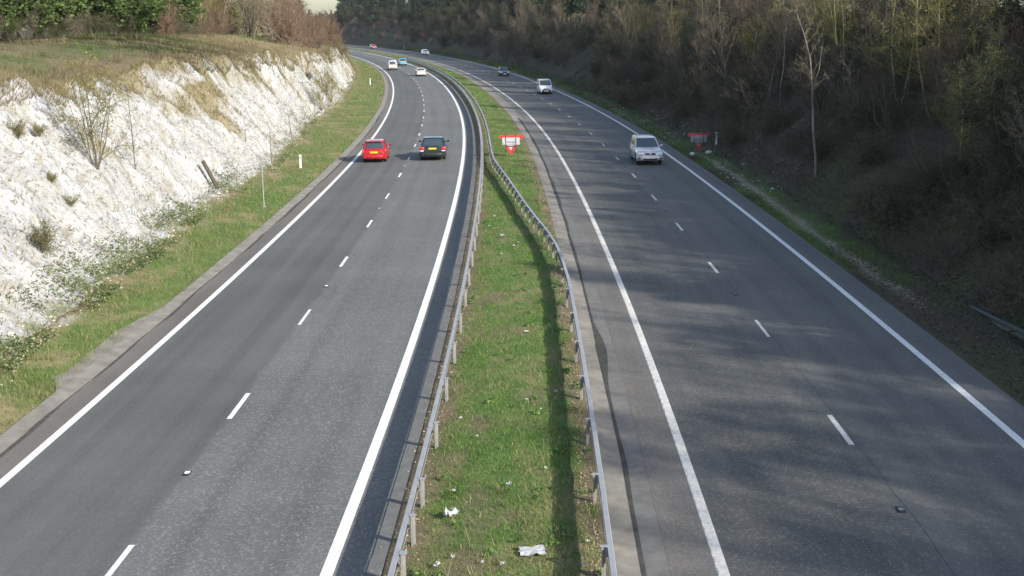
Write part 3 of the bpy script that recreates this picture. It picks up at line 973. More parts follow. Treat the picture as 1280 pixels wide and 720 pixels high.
grass_on('hillside_tussocks', 90000, 40, 200, lambda s, u: crest(s) + .4 - 15 * u ** 1.2, terrain, lambda s, o: hcol(s, o) * 1.08, lambda s, o: clump(s * .45, o * .45, 261) * .95,
         (.25, .60), (.016, .03), 'long tussocks of rough grass on top of the chalk bank', 64, 1.5, .8)
# dry growth clinging to the chalk
r = np.random.default_rng(18)
n = 210000
s = 30 + 205 * r.uniform(0, 1, n) ** 1.3; t = r.uniform(0.02, 1.03, n)
keep = r.uniform(0, 1, n) < np.clip(scrub_mask(s, t) - .25, 0, 1) * .85 + .045
s, t = s[keep], t[keep]; o = foot(s) + (crest(s) - foot(s)) * t
c = lerpc(lerpc((.20, .165, .085), (.33, .275, .16), r.uniform(0, 1, len(s))), (.12, .15, .045), (r.uniform(0, 1, len(s)) < .3) * .9)
blades('chalk_growth', TP(s, o), r.uniform(.08, .30, len(s)), r.uniform(.02, .04, len(s)) * (1 + s / 160), c, .9, 'dry tufty growth clinging to the chalk face', None, 19)


# leafy creepers and weeds at the foot of the chalk
def leaf_cards(mb, P, size, col, seed, flat=.5):
    r = np.random.default_rng(seed); n = len(P)
    a = r.normal(size=(n, 3)); a[:, 2] *= flat; a /= np.linalg.norm(a, axis=1, keepdims=True)
    b = r.normal(size=(n, 3)); b -= a * (a * b).sum(1, keepdims=True); b /= np.linalg.norm(b, axis=1, keepdims=True)
    sz = size[:, None] if np.ndim(size) else np.full((n, 1), size)
    v = np.stack([P - a * sz * .5, P + b * sz * .3, P + a * sz * .5, P - b * sz * .3], 1).reshape(-1, 3)
    f = np.arange(4 * n).reshape(-1, 4)
    mb.add(v, f, 0, np.repeat(np.broadcast_to(col, (n, 3)), 4, 0))
    return mb


r = np.random.default_rng(21)
n = 42000
s = 24 + 88 * r.uniform(0, 1, n) ** 1.3
band = sstep(26, 34, s) * .6 + .4
o = foot(s) + (.7 - 1.9 * r.uniform(0, 1, n) ** 1.5)
dn = sstep(.48, .62, fbm(s * .4, o * .6, 221, 4)) * (1 - .5 * sstep(64, 74, s))
keep = r.uniform(0, 1, n) < dn
s, o = s[keep], o[keep]
hgt = .05 + .35 * fbm(s * 1.1, o * 1.1, 223, 3) * r.uniform(0, 1, len(s))
c = lerpc((.045, .085, .022), (.125, .155, .052), r.uniform(0, 1, len(s)))
c = np.where((r.uniform(0, 1, len(s)) < .18)[:, None], np.array([.34, .30, .20]), c)
mb = MB(); leaf_cards(mb, TP(s, o) + np.stack([0 * s, 0 * s, hgt], -1), r.uniform(.05, .12, len(s)), c, 22)
tag(mb.build('creeper', MAT['leaf']), 'low leafy creeper spreading over the foot of the chalk', 'creeper', kind='stuff')


# loose stones
def stones(name, s, o, size, colr, seed, label, zf=None):
    r = np.random.default_rng(seed); n = len(s)
    z = (zf or terrain)(s, o)
    P = R(s, o, z)
    oc = np.array([(1, 0, 0), (0, 1, 0), (-1, 0, 0), (0, -1, 0), (0, 0, 1), (0, 0, -1)], float)
    v = oc[None] * r.uniform(.55, 1.2, (n, 6, 1)) * size[:, None, None]
    v[..., 2] *= .7
    a = r.uniform(0, 6.3, n); ca, sa = np.cos(a)[:, None], np.sin(a)[:, None]
    v = np.stack([v[..., 0] * ca - v[..., 1] * sa, v[..., 0] * sa + v[..., 1] * ca, v[..., 2]], -1) + P[:, None]
    f = np.array([(0, 1, 4), (1, 2, 4), (2, 3, 4), (3, 0, 4), (1, 0, 5), (2, 1, 5), (3, 2, 5), (0, 3, 5)])
    ff = (f[None] + np.arange(n)[:, None, None] * 6).reshape(-1, 3)
    c = np.repeat(colr, 6, 0)
    mb = MB(); mb.add(v.reshape(-1, 3), ff, 0, c)
    return tag(mb.build(name, MAT['stone']), label, 'stones', kind='stuff')


r = np.random.default_rng(25); n = 5200
s = 22 + 130 * r.uniform(0, 1, n) ** 1.3; o = foot(s) + .8 * r.uniform(0, 1, n) ** 2 - 2.6 * r.uniform(0, 1, n)
stones('chalk_rubble', s, o, r.uniform(.02, .085, n) ** 1.0 * (.6 + .8 * r.uniform(0, 1, n) ** 3), lerpc((.60, .585, .54), (.42, .38, .32), r.uniform(0, 1, n) ** 2), 26, 'small lumps of fallen chalk at the foot of the face')
n = 5200
s = 34 + 95 * r.uniform(0, 1, n); o = 12.75 + r.normal(size=n) * .22
k = r.uniform(0, 1, n) < (path_mask(s, o) + .05); s, o = s[k], o[k]
stones('path_gravel', s, o, r.uniform(.018, .05, len(s)), lerpc((.25, .205, .155), (.42, .37, .30), r.uniform(0, 1, len(s))), 27, 'pale stony trickle along the foot of the wooded bank')
n = 1300
s = 58 + 70 * r.uniform(0, 1, n); o = 12.3 + 6.0 * r.uniform(0, 1, n) ** 1.4
k = r.uniform(0, 1, n) < sstep(.42, .6, fbm(s * .5, o * .6, 231, 3)) * .8; s, o = s[k], o[k]
stones('bank_rubble', s, o, r.uniform(.03, .10, len(s)), lerpc((.30, .27, .22), (.60, .57, .52), r.uniform(0, 1, len(s))), 28, 'scattered pale stones on the bank around the right-hand sign')
n = 900
s = 14 + 90 * r.uniform(0, 1, n) ** 1.4; o = np.where(r.uniform(0, 1, n) < .5, -2.2 + r.normal(size=n) * .18, 1.2 + r.normal(size=n) * .16)
stones('median_grit', s, o, r.uniform(.008, .025, n), lerpc((.30, .26, .20), (.62, .58, .52), r.uniform(0, 1, n)), 29, 'grit and debris along the barrier feet', median_z)
# broad-leaved weeds in rosettes on the central strip
r = np.random.default_rng(33); n = 110
cs = 14 + 70 * r.uniform(0, 1, n) ** 1.7; co = np.where(r.uniform(0, 1, n) < .5, 1.0 + r.normal(size=n) * .25, r.uniform(-1.9, 1.0, n))
i = np.repeat(np.arange(n), 16); a = r.uniform(0, 6.283, len(i)); q = r.uniform(.01, .13, len(i))
s, o = cs[i] + np.sin(a) * q, np.minimum(co[i] + np.cos(a) * q, 1.36)
c = lerpc((.07, .16, .03), (.16, .27, .07), r.uniform(0, 1, len(i)))
mb = MB(); leaf_cards(mb, R(s, o, median_z(s, o) + .05 + .05 * r.uniform(0, 1, len(i))), r.uniform(.05, .11, len(i)), c, 34, .3)
tag(mb.build('weeds', MAT['leaf']), 'bright green broad-leaved weeds among the grass between the carriageways', 'weeds', kind='stuff')
# dead leaves along the right barrier foot
r = np.random.default_rng(31); n = 5200
s = 14 + 76 * r.uniform(0, 1, n) ** 1.6; o = np.where(r.uniform(0, 1, n) < .6, 1.16 + r.normal(size=n) * .17, -2.15 + r.normal(size=n) * .16)
k = o < 1.40; s, o = s[k], o[k]
c = lerpc((.30, .22, .13), (.50, .40, .27), r.uniform(0, 1, len(s)))
mb = MB(); leaf_cards(mb, R(s, o, median_z(s, o) + .02), r.uniform(.025, .06, len(s)), c, 32, .25)
tag(mb.build('dead_leaves', MAT['leaf']), 'dry brown leaves and twigs under the central barriers', 'dead leaves', kind='stuff')


# tangled stems and leaf litter covering the wooded bank
r = np.random.default_rng(41); n = 46000
s = 24 + 130 * r.uniform(0, 1, n) ** 1.4; o = 14.2 + 13 * r.uniform(0, 1, n) ** 1.15
k = r.uniform(0, 1, n) < .35 + .65 * sstep(.4, .6, fbm(s * .35, o * .4, 241, 3)); s, o = s[k], o[k]; n = len(s)
B = TP(s, o, -.03); L = r.uniform(.25, 1.0, n) * (.5 + fbm(s * .4, o * .4, 243, 3)) * sstep(14.0, 15.5, o + .4)
d = r.normal(size=(n, 3)); d[:, 2] = np.abs(d[:, 2]) + .25; d /= np.linalg.norm(d, axis=1, keepdims=True)
w = .006 + s * .00006
T2 = B + d * L[:, None]; T3 = T2 + (d + r.normal(size=(n, 3)) * .6) * L[:, None] * .5
c = lerpc((.065, .055, .04), (.15, .125, .09), r.uniform(0, 1, n))
mb = MB(); mb.tubes(np.concatenate([B, T2, w[:, None], w[:, None] * .8], 1), 3, c); mb.tubes(np.concatenate([T2, T3, w[:, None] * .8, w[:, None] * .4], 1), 3, c)
tag(mb.build('undergrowth', MAT['bark']), 'tangle of dead stems covering the shaded bank', 'undergrowth', kind='stuff')
n = 60000
s = 24 + 150 * r.uniform(0, 1, n) ** 1.3; o = 13.7 + 13.5 * r.uniform(0, 1, n)
g = sstep(.5, .62, fbm(s * .3, o * .4, 245, 3))
c = lerpc(lerpc((.07, .055, .037), (.16, .125, .085), r.uniform(0, 1, n)), (.055, .075, .028), g * (r.uniform(0, 1, n) < .7))
hh = r.uniform(0, .35, n) * g + .03
mb = MB(); leaf_cards(mb, TP(s, o) + np.stack([0 * s, 0 * s, hh], -1), r.uniform(.05, .13, n) * (1 + s / 150), c, 46, .5)
n2_ = 9000; s = r.uniform(20, 46, n2_); o = r.uniform(12.0, 15.5, n2_)
c = lerpc((.075, .06, .04), (.20, .155, .10), r.uniform(0, 1, n2_)); c = np.where((r.uniform(0, 1, n2_) < .25)[:, None], np.array([.06, .085, .03]), c)
leaf_cards(mb, TP(s, o, .03), r.uniform(.04, .11, n2_), c, 47, .4)
tag(mb.build('leaf_litter', MAT['leaf']), 'dead leaves and low ivy on the shaded bank', 'leaf litter', kind='stuff')


# ------------------------------------------------------------------ trees and shrubs
def grow(r, p, d, L, rad, level, P, out):
    """appends tapering segments (x0,y0,z0,x1,y1,z1,r0,r1,level)"""
    n = P['seg'][level]; step = L / n
    pos = np.array(p, float); d = np.array(d, float)
    kids = P['kids'][level] if level < len(P['kids']) else 0
    at = np.sort(r.uniform(P['start'][level], 1.0, kids)) * n if kids else []
    ki = 0
    for i in range(n):
        d = d + r.normal(size=3) * P['wob'][level] + np.array([0, 0, P['up'][level]])
        d /= np.linalg.norm(d)
        r0 = rad * (1 - (i / n) * P['tap'][level]); r1 = rad * (1 - ((i + 1) / n) * P['tap'][level])
        q = pos + d * step
        out.append((*pos, *q, r0, r1, level))
        while ki < len(at) and at[ki] < i + 1:
            f = at[ki] - i; b = pos + (q - pos) * f; ki += 1
            ang = P['ang'][level] * r.uniform(.7, 1.3)
            side = np.cross(d, r.normal(size=3)); side /= np.linalg.norm(side) + 1e-9
            nd = d * math.cos(ang) + side * math.sin(ang)
            rem = 1 - .55 * (at[ki - 1] / n)
            grow(r, b, nd, L * P['len'][level] * rem * r.uniform(.7, 1.25), max(r0 * P['rr'][level], P['min']), level + 1, P, out)
        pos = q


def plant_meshes(name, seed, P, stems, split, barkc, twigc, leaf=None, thick=1.0):
    r = np.random.default_rng(seed); out = []
    for k in range(stems[0]):
        a = r.uniform(0, 2 * math.pi); sp = stems[1] * r.uniform(.3, 1)
        d = np.array([math.cos(a) * sp, math.sin(a) * sp, 1.0]); d /= np.linalg.norm(d)
        base = np.array([math.cos(a), math.sin(a), 0]) * stems[2] * r.uniform(.2, 1); base[2] = -.25
        grow(r, base, d, P['h'] * r.uniform(.75, 1.1), P['r'] * r.uniform(.7, 1.1), 0, P, out)
    A = np.array(out); lv = A[:, 8]; A[:, 6:8] *= thick
    mb = MB(); m = lv <= split
    c = lerpc(barkc[0], barkc[1], r.uniform(0, 1, m.sum())); mb.tubes(A[m][:, :8], 5, c)
    tm = mb.mesh(name + '_stem', MAT['bark'], True)
    m = ~m
    mats = [MAT['bark'], MAT['leaf']]
    mb = MB()
    if m.sum():
        c = lerpc(twigc[0], twigc[1], r.uniform(0, 1, m.sum())); mb.tubes(A[m][:, :8], 3, c)
    if leaf:
        cnt, size, spread, lc, flat = leaf
        tips = A[lv >= leaf_min(lv)]
        i = r.integers(0, len(tips), cnt)
        Pq = tips[i, 0:3] + (tips[i, 3:6] - tips[i, 0:3]) * r.uniform(0, 1.1, (cnt, 1)) + r.normal(size=(cnt, 3)) * spread
        cl = fbm(Pq[:, 0] * 1.3 + Pq[:, 1], Pq[:, 2] * 1.3, seed, 2)
        c = lerpc(lc[0], lc[1], np.clip(r.uniform(-.2, 1, cnt) * .6 + cl * .5, 0, 1))
        lm = MB(); leaf_cards(lm, Pq, r.uniform(size * .6, size * 1.4, cnt), c, seed + 5, flat)
        mb.add(np.concatenate(lm.v), lm.f[0], 1, np.concatenate(lm.c))
    cm = mb.mesh(name + '_crown', mats) if mb.n else None
    return tm, cm


def leaf_min(lv): return max(1, int(lv.max()) - 1)


BR = ((.10, .085, .065), (.16, .14, .11)); TW = ((.115, .095, .068), (.20, .17, .12))
TWR = ((.145, .095, .064), (.23, .165, .115)); TWO = ((.13, .125, .05), (.22, .20, .085)); BRP = ((.19, .175, .145), (.29, .27, .23))
BRO_LIT = ((.30, .285, .13), (.42, .40, .21)); TWD = ((.075, .064, .048), (.14, .12, .09))  # first pair: bark brightened in colour in place of sunlight on the trunks
P_TALL = dict(h=8.5, r=.085, seg=[8, 5, 4, 3], kids=[22, 8, 5], start=[.22, .15, .1], wob=[.07, .12, .16, .2], up=[.05, .07, .05, .02], tap=[.85, .85, .8, .7], ang=[.75, .7, .7], len=[.42, .5, .5], rr=[.4, .5, .6], min=.007)
P_SHRUB = dict(h=3.6, r=.03, seg=[6, 4, 3, 2], kids=[10, 6, 3], start=[.12, .1, .1], wob=[.12, .17, .2, .2], up=[.02, .03, .02, 0], tap=[.8, .8, .7, .6], ang=[.7, .7, .7], len=[.45, .5, .5], rr=[.55, .6, .7], min=.007)
P_LOW = dict(h=2.0, r=.014, seg=[6, 3, 2], kids=[8, 4], start=[.1, .1], wob=[.2, .22, .25], up=[-.09, -.03, 0], tap=[.7, .6, .5], ang=[.8, .8], len=[.4, .5], rr=[.7, .7], min=.006)
P_LEAFY = dict(h=10.5, r=.16, seg=[8, 5, 4, 3], kids=[26, 7, 4], start=[.12, .2, .2], wob=[.05, .12, .16, .2], up=[.03, .05, .03, 0], tap=[.85, .85, .8, .7], ang=[1.05, .8, .8], len=[.40, .45, .5], rr=[.35, .5, .6], min=.01)
P_SAP = dict(h=3.2, r=.022, seg=[7, 4, 2], kids=[14, 4], start=[.25, .2], wob=[.05, .14, .2], up=[.03, .05, 0], tap=[.8, .8, .6], ang=[.8, .7], len=[.28, .4], rr=[.45, .6], min=.006)

KINDS = {}
for i in range(3): KINDS['bare', i] = plant_meshes('bare_tree', 300 + i, P_TALL, (1, .12, 0), 0, BR, TW)
for i in range(2): KINDS['olive', i] = plant_meshes('olive_tree', 310 + i, P_TALL, (3, .32, .05), 0, BRO_LIT, TWO, (2600, .10, .12, ((.13, .125, .035), (.23, .215, .07)), .6))
for i in range(3): KINDS['shrub', i] = plant_meshes('shrub', 320 + i, P_SHRUB, (11, .6, .05), 0, BR, TWD, thick=1.25)
for i in range(2): KINDS['leafshrub', i] = plant_meshes('leafshrub', 326 + i, P_SHRUB, (8, .6, .05), 0, BR, TWD, (5200, .10, .14, ((.030, .040, .016), (.075, .085, .030)), .6))
for i in range(2): KINDS['redshrub', i] = plant_meshes('redshrub', 330 + i, dict(P_SHRUB, h=4.6), (14, .65, .05), 0, TWR, TWR, thick=1.5)
for i in range(2): KINDS['bramble', i] = plant_meshes('bramble', 340 + i, P_LOW, (34, 1.5, .06), 0, TWD, TWD, (2400, .085, .07, ((.045, .040, .018), (.105, .085, .038)), .6), 1.3)
for i in range(3): KINDS['leafy', i] = plant_meshes('leafy_tree', 350 + i, P_LEAFY, (1, .06, 0), 0, BR, TW, (15000, .30, .24, ((.030, .058, .016), (.125, .180, .048)), .5))
for i in range(2): KINDS['thinleaf', i] = plant_meshes('thin_tree', 360 + i, dict(P_LEAFY, h=9.0, r=.1), (2, .28, .05), 0, BR, TW, (5200, .22, .20, ((.095, .105, .030), (.20, .21, .065)), .5))
for i in range(3): KINDS['sapling', i] = plant_meshes('sapling', 370 + i, P_SAP, (1, .1, 0), 0, BR, TW, thick=1.3)
KINDS['chalkbush', 0] = plant_meshes('chalkbush', 380, dict(P_SHRUB, h=4.3, r=.034), (6, .40, .04), 0, BR, TWO, (1300, .08, .08, ((.18, .16, .05), (.30, .26, .09)), .6), .85)
KINDS['chalkbush', 1] = plant_meshes('chalkbush', 381, dict(P_SHRUB, h=1.4, r=.016), (11, .7, .03), 0, BR, TWO, (600, .06, .05, ((.14, .12, .05), (.22, .19, .08)), .6), 1.2)
KINDS['birch', 0] = plant_meshes('birch', 390, dict(P_TALL, h=9.5, r=.06, kids=[16, 6, 4], start=[.4, .2, .1], wob=[.08, .12, .16, .2]), (1, .05, 0), 0, BRP, TWD)
def kinked_tree():
    r = np.random.default_rng(393); pts = np.array([(0, 0, -.3), (-.12, 0, 1.1), (-.33, .05, 2.4), (-.42, .1, 3.5), (-.55, .05, 4.6), (-.75, .1, 6.1), (-1.15, .1, 7.3), (-1.6, .15, 8.4), (-1.8, .2, 9.2)])
    rad = np.linspace(.072, .012, len(pts)); tr = [(*pts[i], *pts[i + 1], rad[i], rad[i + 1]) for i in range(len(pts) - 1)]
    tr += [(-.55, .05, 4.6, -.25, .1, 5.6, .03, .02), (-.25, .1, 5.6, -.2, .1, 6.8, .02, .01)]
    mb = MB(); mb.tubes(tr, 6, lerpc(BRP[0], BRP[1], r.uniform(0, 1, len(tr)))); tm = mb.mesh('kinked_trunk', MAT['bark'], True)
    out = []
    for i in range(3, len(pts) - 1):
        for q in range(5):
            d = r.normal(size=3); d[2] = abs(d[2]) + .4; d /= np.linalg.norm(d)
            grow(r, pts[i] + (pts[i + 1] - pts[i]) * r.uniform(0, 1), d, r.uniform(.7, 1.7), .014, 1, P_TALL, out)
    A = np.array(out); mb = MB(); mb.tubes(A[:, :8], 3, lerpc(TW[0], TW[1], r.uniform(0, 1, len(A))))
    return tm, mb.mesh('kinked_crown', MAT['bark'])


KINDS['birch', 2] = kinked_tree()
for i in range(3): KINDS['russet', i] = plant_meshes('russet_tree', 395 + i, dict(P_TALL, h=7.5, start=[.1, .1, .1]), (3, .4, .05), 0, BR, (TWR if i < 2 else TW), thick=1.3)
KINDS['birch', 1] = plant_meshes('birch', 391, dict(P_TALL, h=7.5, r=.06, kids=[14, 6, 4], start=[.4, .2, .1]), (1, .15, 0), 0, BRO_LIT, TWO)


# conifers: tiers of drooping sprays
def conifer(seed, H, spread, dark):
    r = np.random.default_rng(seed)
    mb = MB(); mb.tubes([(0, 0, -.3, 0, 0, H * .5, H * .016, H * .011), (0, 0, H * .5, 0, 0, H * .98, H * .011, H * .002)], 6, (.10, .075, .055))
    tm = mb.mesh('conifer_trunk', MAT['bark'], True)
    segs = []; pts = []; z = H * .18
    while z < H * .98:
        f = 1 - (z / H - .18) / .82
        n = int(5 + 4 * f)
        for k in range(n):
            a = r.uniform(0, 6.283); L = spread * (f ** .75) * r.uniform(.55, 1.15) + .25
            tip = np.array([math.cos(a) * L, math.sin(a) * L, z + L * r.uniform(-.25, .18)])
            segs.append((0, 0, z, *tip, .03, .008))
            m = int(26 * L / 2 + 8); q = r.uniform(.2, 1.05, (m, 1))
            pts.append(np.array([[0, 0, z]]) * (1 - q) + tip * q + r.normal(size=(m, 3)) * np.array([.2, .2, .14]) * (.6 + L * .25))
        z += H * r.uniform(.028, .045)
    P = np.concatenate(pts); mb = MB(); mb.tubes(segs, 3, (.09, .07, .05))
    lm = MB(); c = lerpc(dark, np.array(dark) * 1.9, r.uniform(0, 1, len(P)))
    leaf_cards(lm, P, r.uniform(.25, .55, len(P)), c, seed, .4)
    mb.add(np.concatenate(lm.v), lm.f[0], 1, np.concatenate(lm.c))
    return tm, mb.mesh('conifer_crown', [MAT['bark'], MAT['leaf']])


for i in range(3): KINDS['conifer', i] = conifer(400 + i, 15.0, 3.0, (.022, .036, .020))

NAMES = dict(bare='bare_tree', olive='budding_tree', shrub='bare_shrub', leafshrub='evergreen_shrub', redshrub='russet_shrub', bramble='bramble', leafy='leafy_tree',
             thinleaf='sparse_tree', sapling='sapling', chalkbush='chalk_bush', birch='pale_tree', russet='russet_tree', conifer='conifer')
PROTO_USE = {}
rt = np.random.default_rng(500)


def plant(kind, i, s, o, sc, label, group=None, tilt=0.0, sz=1.0, dz=0.0, rot=None, at=None):
    tm, cm = KINDS[kind, i]
    p = at if at is not None else TP(s, o)
    hgt = dict(conifer=15.0, russet=8.5, bare=9.0, olive=9.0, leafy=11.5, thinleaf=10.0, redshrub=5.0, leafshrub=3.8).get(kind, 4.0)
    ex, ey, ez = (float(q) for q in p); c_, s_ = math.cos(PITCH), math.sin(PITCH)
    dep = ey * c_ - (ez - CAM_H) * s_
    if dep > 120 and 384 < 640 + FPX * ex / dep < 431:      # trees are shorter along the gap where the sky shows
        room = (CAM_H - ez) + dep * (27.0 - 10.0 + 5 * rt.normal() * .5) / FPX
        sc = min(sc, max(.25, room / hgt))
    cat = 'tree' if kind in ('bare', 'olive', 'leafy', 'thinleaf', 'birch', 'conifer', 'russet') else ('sapling' if kind == 'sapling' else 'shrub')
    root = empty(NAMES[kind], Vector(p) + Vector((0, 0, dz)), 0)
    root.rotation_euler = (rt.normal() * .03 + tilt, rt.normal() * .03, rt.uniform(0, 6.28) if rot is None else rot)
    root.scale = (sc, sc, sc * sz)
    woody = 'trunk' if cat == 'tree' else 'stem'
    link(woody, tm, root)
    if cm: link('crown' if cat == 'tree' else 'twigs', cm, root)
    tag(root, label, cat, group)
    return root


# --- right bank: scrub, bare trees, tree belt and added shade hedge on the crest
def zone_r(s):
    return ('nearest the camera' if s < 48 else 'above the right-hand sign' if s < 92 else 'beyond the right-hand sign' if s < 150
            else 'above the white van' if s < 210 else 'along the far bend')


def band_r(o):
    return 'at the foot' if o < 17.5 else 'half-way up' if o < 22 else 'near the top'


def scatter_right():
    r = np.random.default_rng(601)
    cells = []
    # (kind, variants, count, s range, o range, scale range)
    plan = [('shrub', 3, 78, (26, 150), (15.2, 25.5), (.75, 1.25)),
            ('shrub', 3, 52, (150, 400), (14.6, 25), (1.0, 1.6)),
            ('leafshrub', 2, 46, (30, 170), (15.5, 26), (.7, 1.2)),
            ('leafshrub', 2, 26, (170, 400), (14.8, 25), (1.0, 1.6)),
            ('bramble', 2, 70, (24, 130), (14.6, 25), (.8, 1.3)),
            ('bramble', 2, 14, (25, 50), (14.9, 18), (.7, 1.1)),
            ('bare', 3, 46, (52, 170), (17, 27), (.65, 1.0)),
            ('bare', 3, 30, (170, 300), (15.5, 27), (.8, 1.2)),
            ('olive', 2, 22, (60, 190), (19, 30), (.6, .95)),
            ('redshrub', 2, 16, (45, 260), (18, 27), (.6, 1.0)),
            ]
    text = dict(shrub='dark bare shrub on the shaded bank %s', leafshrub='dark green shrub on the shaded bank %s',
                bramble='low bramble mound on the shaded bank %s', bare='slender leafless tree on the shaded bank %s',
                olive='yellow-green budding tree on the shaded bank %s', redshrub='reddish-brown twiggy shrub on the shaded bank %s')
    for kind, nv, n, (s0, s1), (o0, o1), (a, b) in plan:
        for k in range(n):
            u = (k + r.uniform(0, 1)) / n
            s = s0 + (s1 - s0) * u; o = r.uniform(o0, o1)
            if kind != 'bramble' and s < 60 and o < 16.5: o += 2
            plant(kind, int(r.integers(nv)), s, o, r.uniform(a, b), text[kind] % (band_r(o) + ', ' + zone_r(s)), 'plants on the shaded right bank %s, %s' % (band_r(o), zone_r(s)), sz=r.uniform(.85, 1.15))
    for k in range(30):  # unseen hedge, added to cast shade over the near bank and verge
        s = -34 + k * 3.2 + r.uniform(-1, 1)
        plant('leafshrub', int(r.integers(2)), s, r.uniform(25.6, 28.5), r.uniform(.9, 1.3), 'unseen evergreen bush added for shade in the hedge on the crest, ' + zone_r(s), 'hedge on the crest, ' + zone_r(s))
    # leafless belt along the crest that shades the bank and the near lanes
    for n, o0, o1, s0, s1, kinds, where in ((80, 26, 30, -36, 130, ['bare', 'russet', 'bare', 'olive'], 'on the crest of the shaded bank'),
                                            (64, 31, 38, -44, 130, ['bare', 'russet', 'thinleaf', 'bare'], 'just behind the crest of the shaded bank'),
                                            (40, 26, 33, 130, 330, ['conifer', 'leafy', 'conifer', 'bare'], 'on the crest of the shaded bank')):
        for k in range(n):
            s = s0 + (s1 - s0) * (k + r.uniform(0, 1)) / n; o = r.uniform(o0, o1)
            kind = kinds[int(r.integers(len(kinds)))]
            nv = dict(leafy=3, thinleaf=2, conifer=3, bare=3, russet=3, olive=2)[kind]
            w = dict(leafy='dark leafy tree', thinleaf='thin leafy tree', conifer='dark conifer', bare='tall leafless tree', russet='many-stemmed leafless tree', olive='yellow-green budding tree')[kind]
            plant(kind, int(r.integers(nv)), s, o, r.uniform(.75, 1.1), w + ' ' + where + ', ' + zone_r(s), 'trees ' + where + ', ' + zone_r(s))
    for k in range(56):
        s = -10 + k * 8.5 + r.uniform(-3, 3); o = r.uniform(34, 48)
        kind = ['conifer', 'leafy', 'conifer'][int(r.integers(3))]
        t = dict(leafy='dark leafy tree set back behind the crest of the shaded bank, %s', conifer='dark conifer set back behind the crest of the shaded bank, %s')[kind]
        plant(kind, int(r.integers(3)), s, o, r.uniform(.75, 1.1), t % zone_r(s), 'trees behind the crest of the right bank, ' + zone_r(s))


scatter_right()


def pix_plant(kind, i, px, py, top, label, group=None, natural=None, **kw):
    """stands where the pixel meets the ground, tall enough to reach the photo row 'top' there"""
    s, o, p = hit(px, py)
    d0 = math.hypot(p.x, p.y)
    h = (py - top) / FPX * math.hypot(d0, CAM_H - p.z) * 1.03
    return plant(kind, i, s, o, h / natural, label, group, at=p, **kw)


NAT = dict(sapling=3.2, chalkbush=4.0, birch=9.0, olive=8.0, bare=8.5, redshrub=4.2)
pix_plant('birch', 2, 1020, 222, 18, 'slender pale-barked tree with a kinked leaning trunk on the shaded bank', natural=9.2, rot=0.0)
pix_plant('olive', 0, 1197, 225, 70, 'yellow-green tree forking into several stems on the shaded bank', natural=8.4)
pix_plant('olive', 1, 1165, 150, -40, 'tall lime-tinted tree rising above the forked tree', natural=8.4)
pix_plant('birch', 1, 1231, 165, 60, 'straight pale-stemmed tree right of the forked tree', natural=7.6)
pix_plant('birch', 1, 1218, 152, 55, 'straight pale-stemmed tree close behind the forked tree', natural=7.6)
pix_plant('birch', 1, 1248, 178, 90, 'short pale-stemmed tree near the right edge of the picture', natural=7.6)
pix_plant('birch', 1, 1055, 115, 20, 'thin leaning pale tree in the gap near the crest', natural=7.6)
pix_plant('birch', 0, 972, 137, -5, 'thin pale tree left of the kinked tree', natural=9.2)
pix_plant('birch', 1, 882, 62, -20, 'thin yellowish tree high on the bank above the off-roader', natural=7.6)
pix_plant('birch', 1, 1106, 85, -8, 'thin pale tree standing on the crest ledge', natural=7.6)
pix_plant('redshrub', 0, 1100, 120, 68, 'russet twiggy shrub below the crest ledge', natural=4.2)
pix_plant('redshrub', 1, 1262, 110, 40, 'spreading russet shrub in the upper right corner', natural=4.2)

# --- left bank
pix_plant('chalkbush', 0, 120, 210, 92, 'big yellowish half-bare bush growing out of the white chalk', natural=4.0)
pix_plant('sapling', 0, 169, 211, 98, 'thin sapling on the chalk right of the big yellowish bush', natural=3.3)
pix_plant('chalkbush', 1, 53, 315, 275, 'small dry bush low on the white chalk at the left', natural=1.4)
pix_plant('chalkbush', 1, 88, 258, 243, 'tiny dry tuft of twigs in the middle of the chalk', natural=1.4)
pix_plant('chalkbush', 1, 22, 172, 148, 'small brown bush high on the chalk at the left edge', natural=1.4)
pix_plant('chalkbush', 1, 48, 170, 152, 'small brown bush on the chalk beside another at the left', natural=1.4)
pix_plant('chalkbush', 1, 64, 228, 214, 'little dry tuft below the big yellowish bush', natural=1.4)
pix_plant('sapling', 1, 298, 240, 196, 'short sapling rooted at the foot of the chalk by the slender pole', natural=3.3)
pix_plant('sapling', 2, 340, 207, 135, 'tall bare sapling against the chalk beside the marker post', natural=3.3)
pix_plant('sapling', 0, 370, 189, 112, 'bare sapling further along the foot of the chalk', natural=3.3)
pix_plant('sapling', 1, 382, 166, 120, 'small bare sapling before the chalk bluff', natural=3.3)
pix_plant('sapling', 2, 394, 152, 108, 'last bare sapling before the chalk bluff', natural=3.3)
pix_plant('sapling', 1, 307, 176, 128, 'thin sapling part-way up the bright chalk', natural=3.3)
for k, (px, py, tp) in enumerate(((401, 138, 96), (414, 128, 92), (408, 120, 88))):
    pix_plant('chalkbush', 0, px, py, tp, 'brown twiggy bush filling the cleft in the chalk bluff', 'bushes in the chalk cleft', natural=4.0)
r = np.random.default_rng(611)
for k in range(16):
    s = 150 + k * 11 + r.uniform(-4, 4); o = float(foot(s)) - r.uniform(.3, 5)
    plant(['redshrub', 'shrub', 'chalkbush'][k % 3], 0 if k % 3 == 2 else int(r.integers(2)), s, o, r.uniform(.6, 1.0), 'brown shrub on the low end of the chalk bank by the bend', 'shrubs on the far chalk bank')
# russet thicket along the brow
for k in range(15):
    s = 146 + k * 9 + r.uniform(-3, 3); o = float(crest(s)) - r.uniform(1, 9)
    plant('redshrub', int(r.integers(2)), s, o, r.uniform(1.0, 1.55), 'russet leafless bush in the thicket on the brow of the chalk bank', 'russet thicket on the brow')
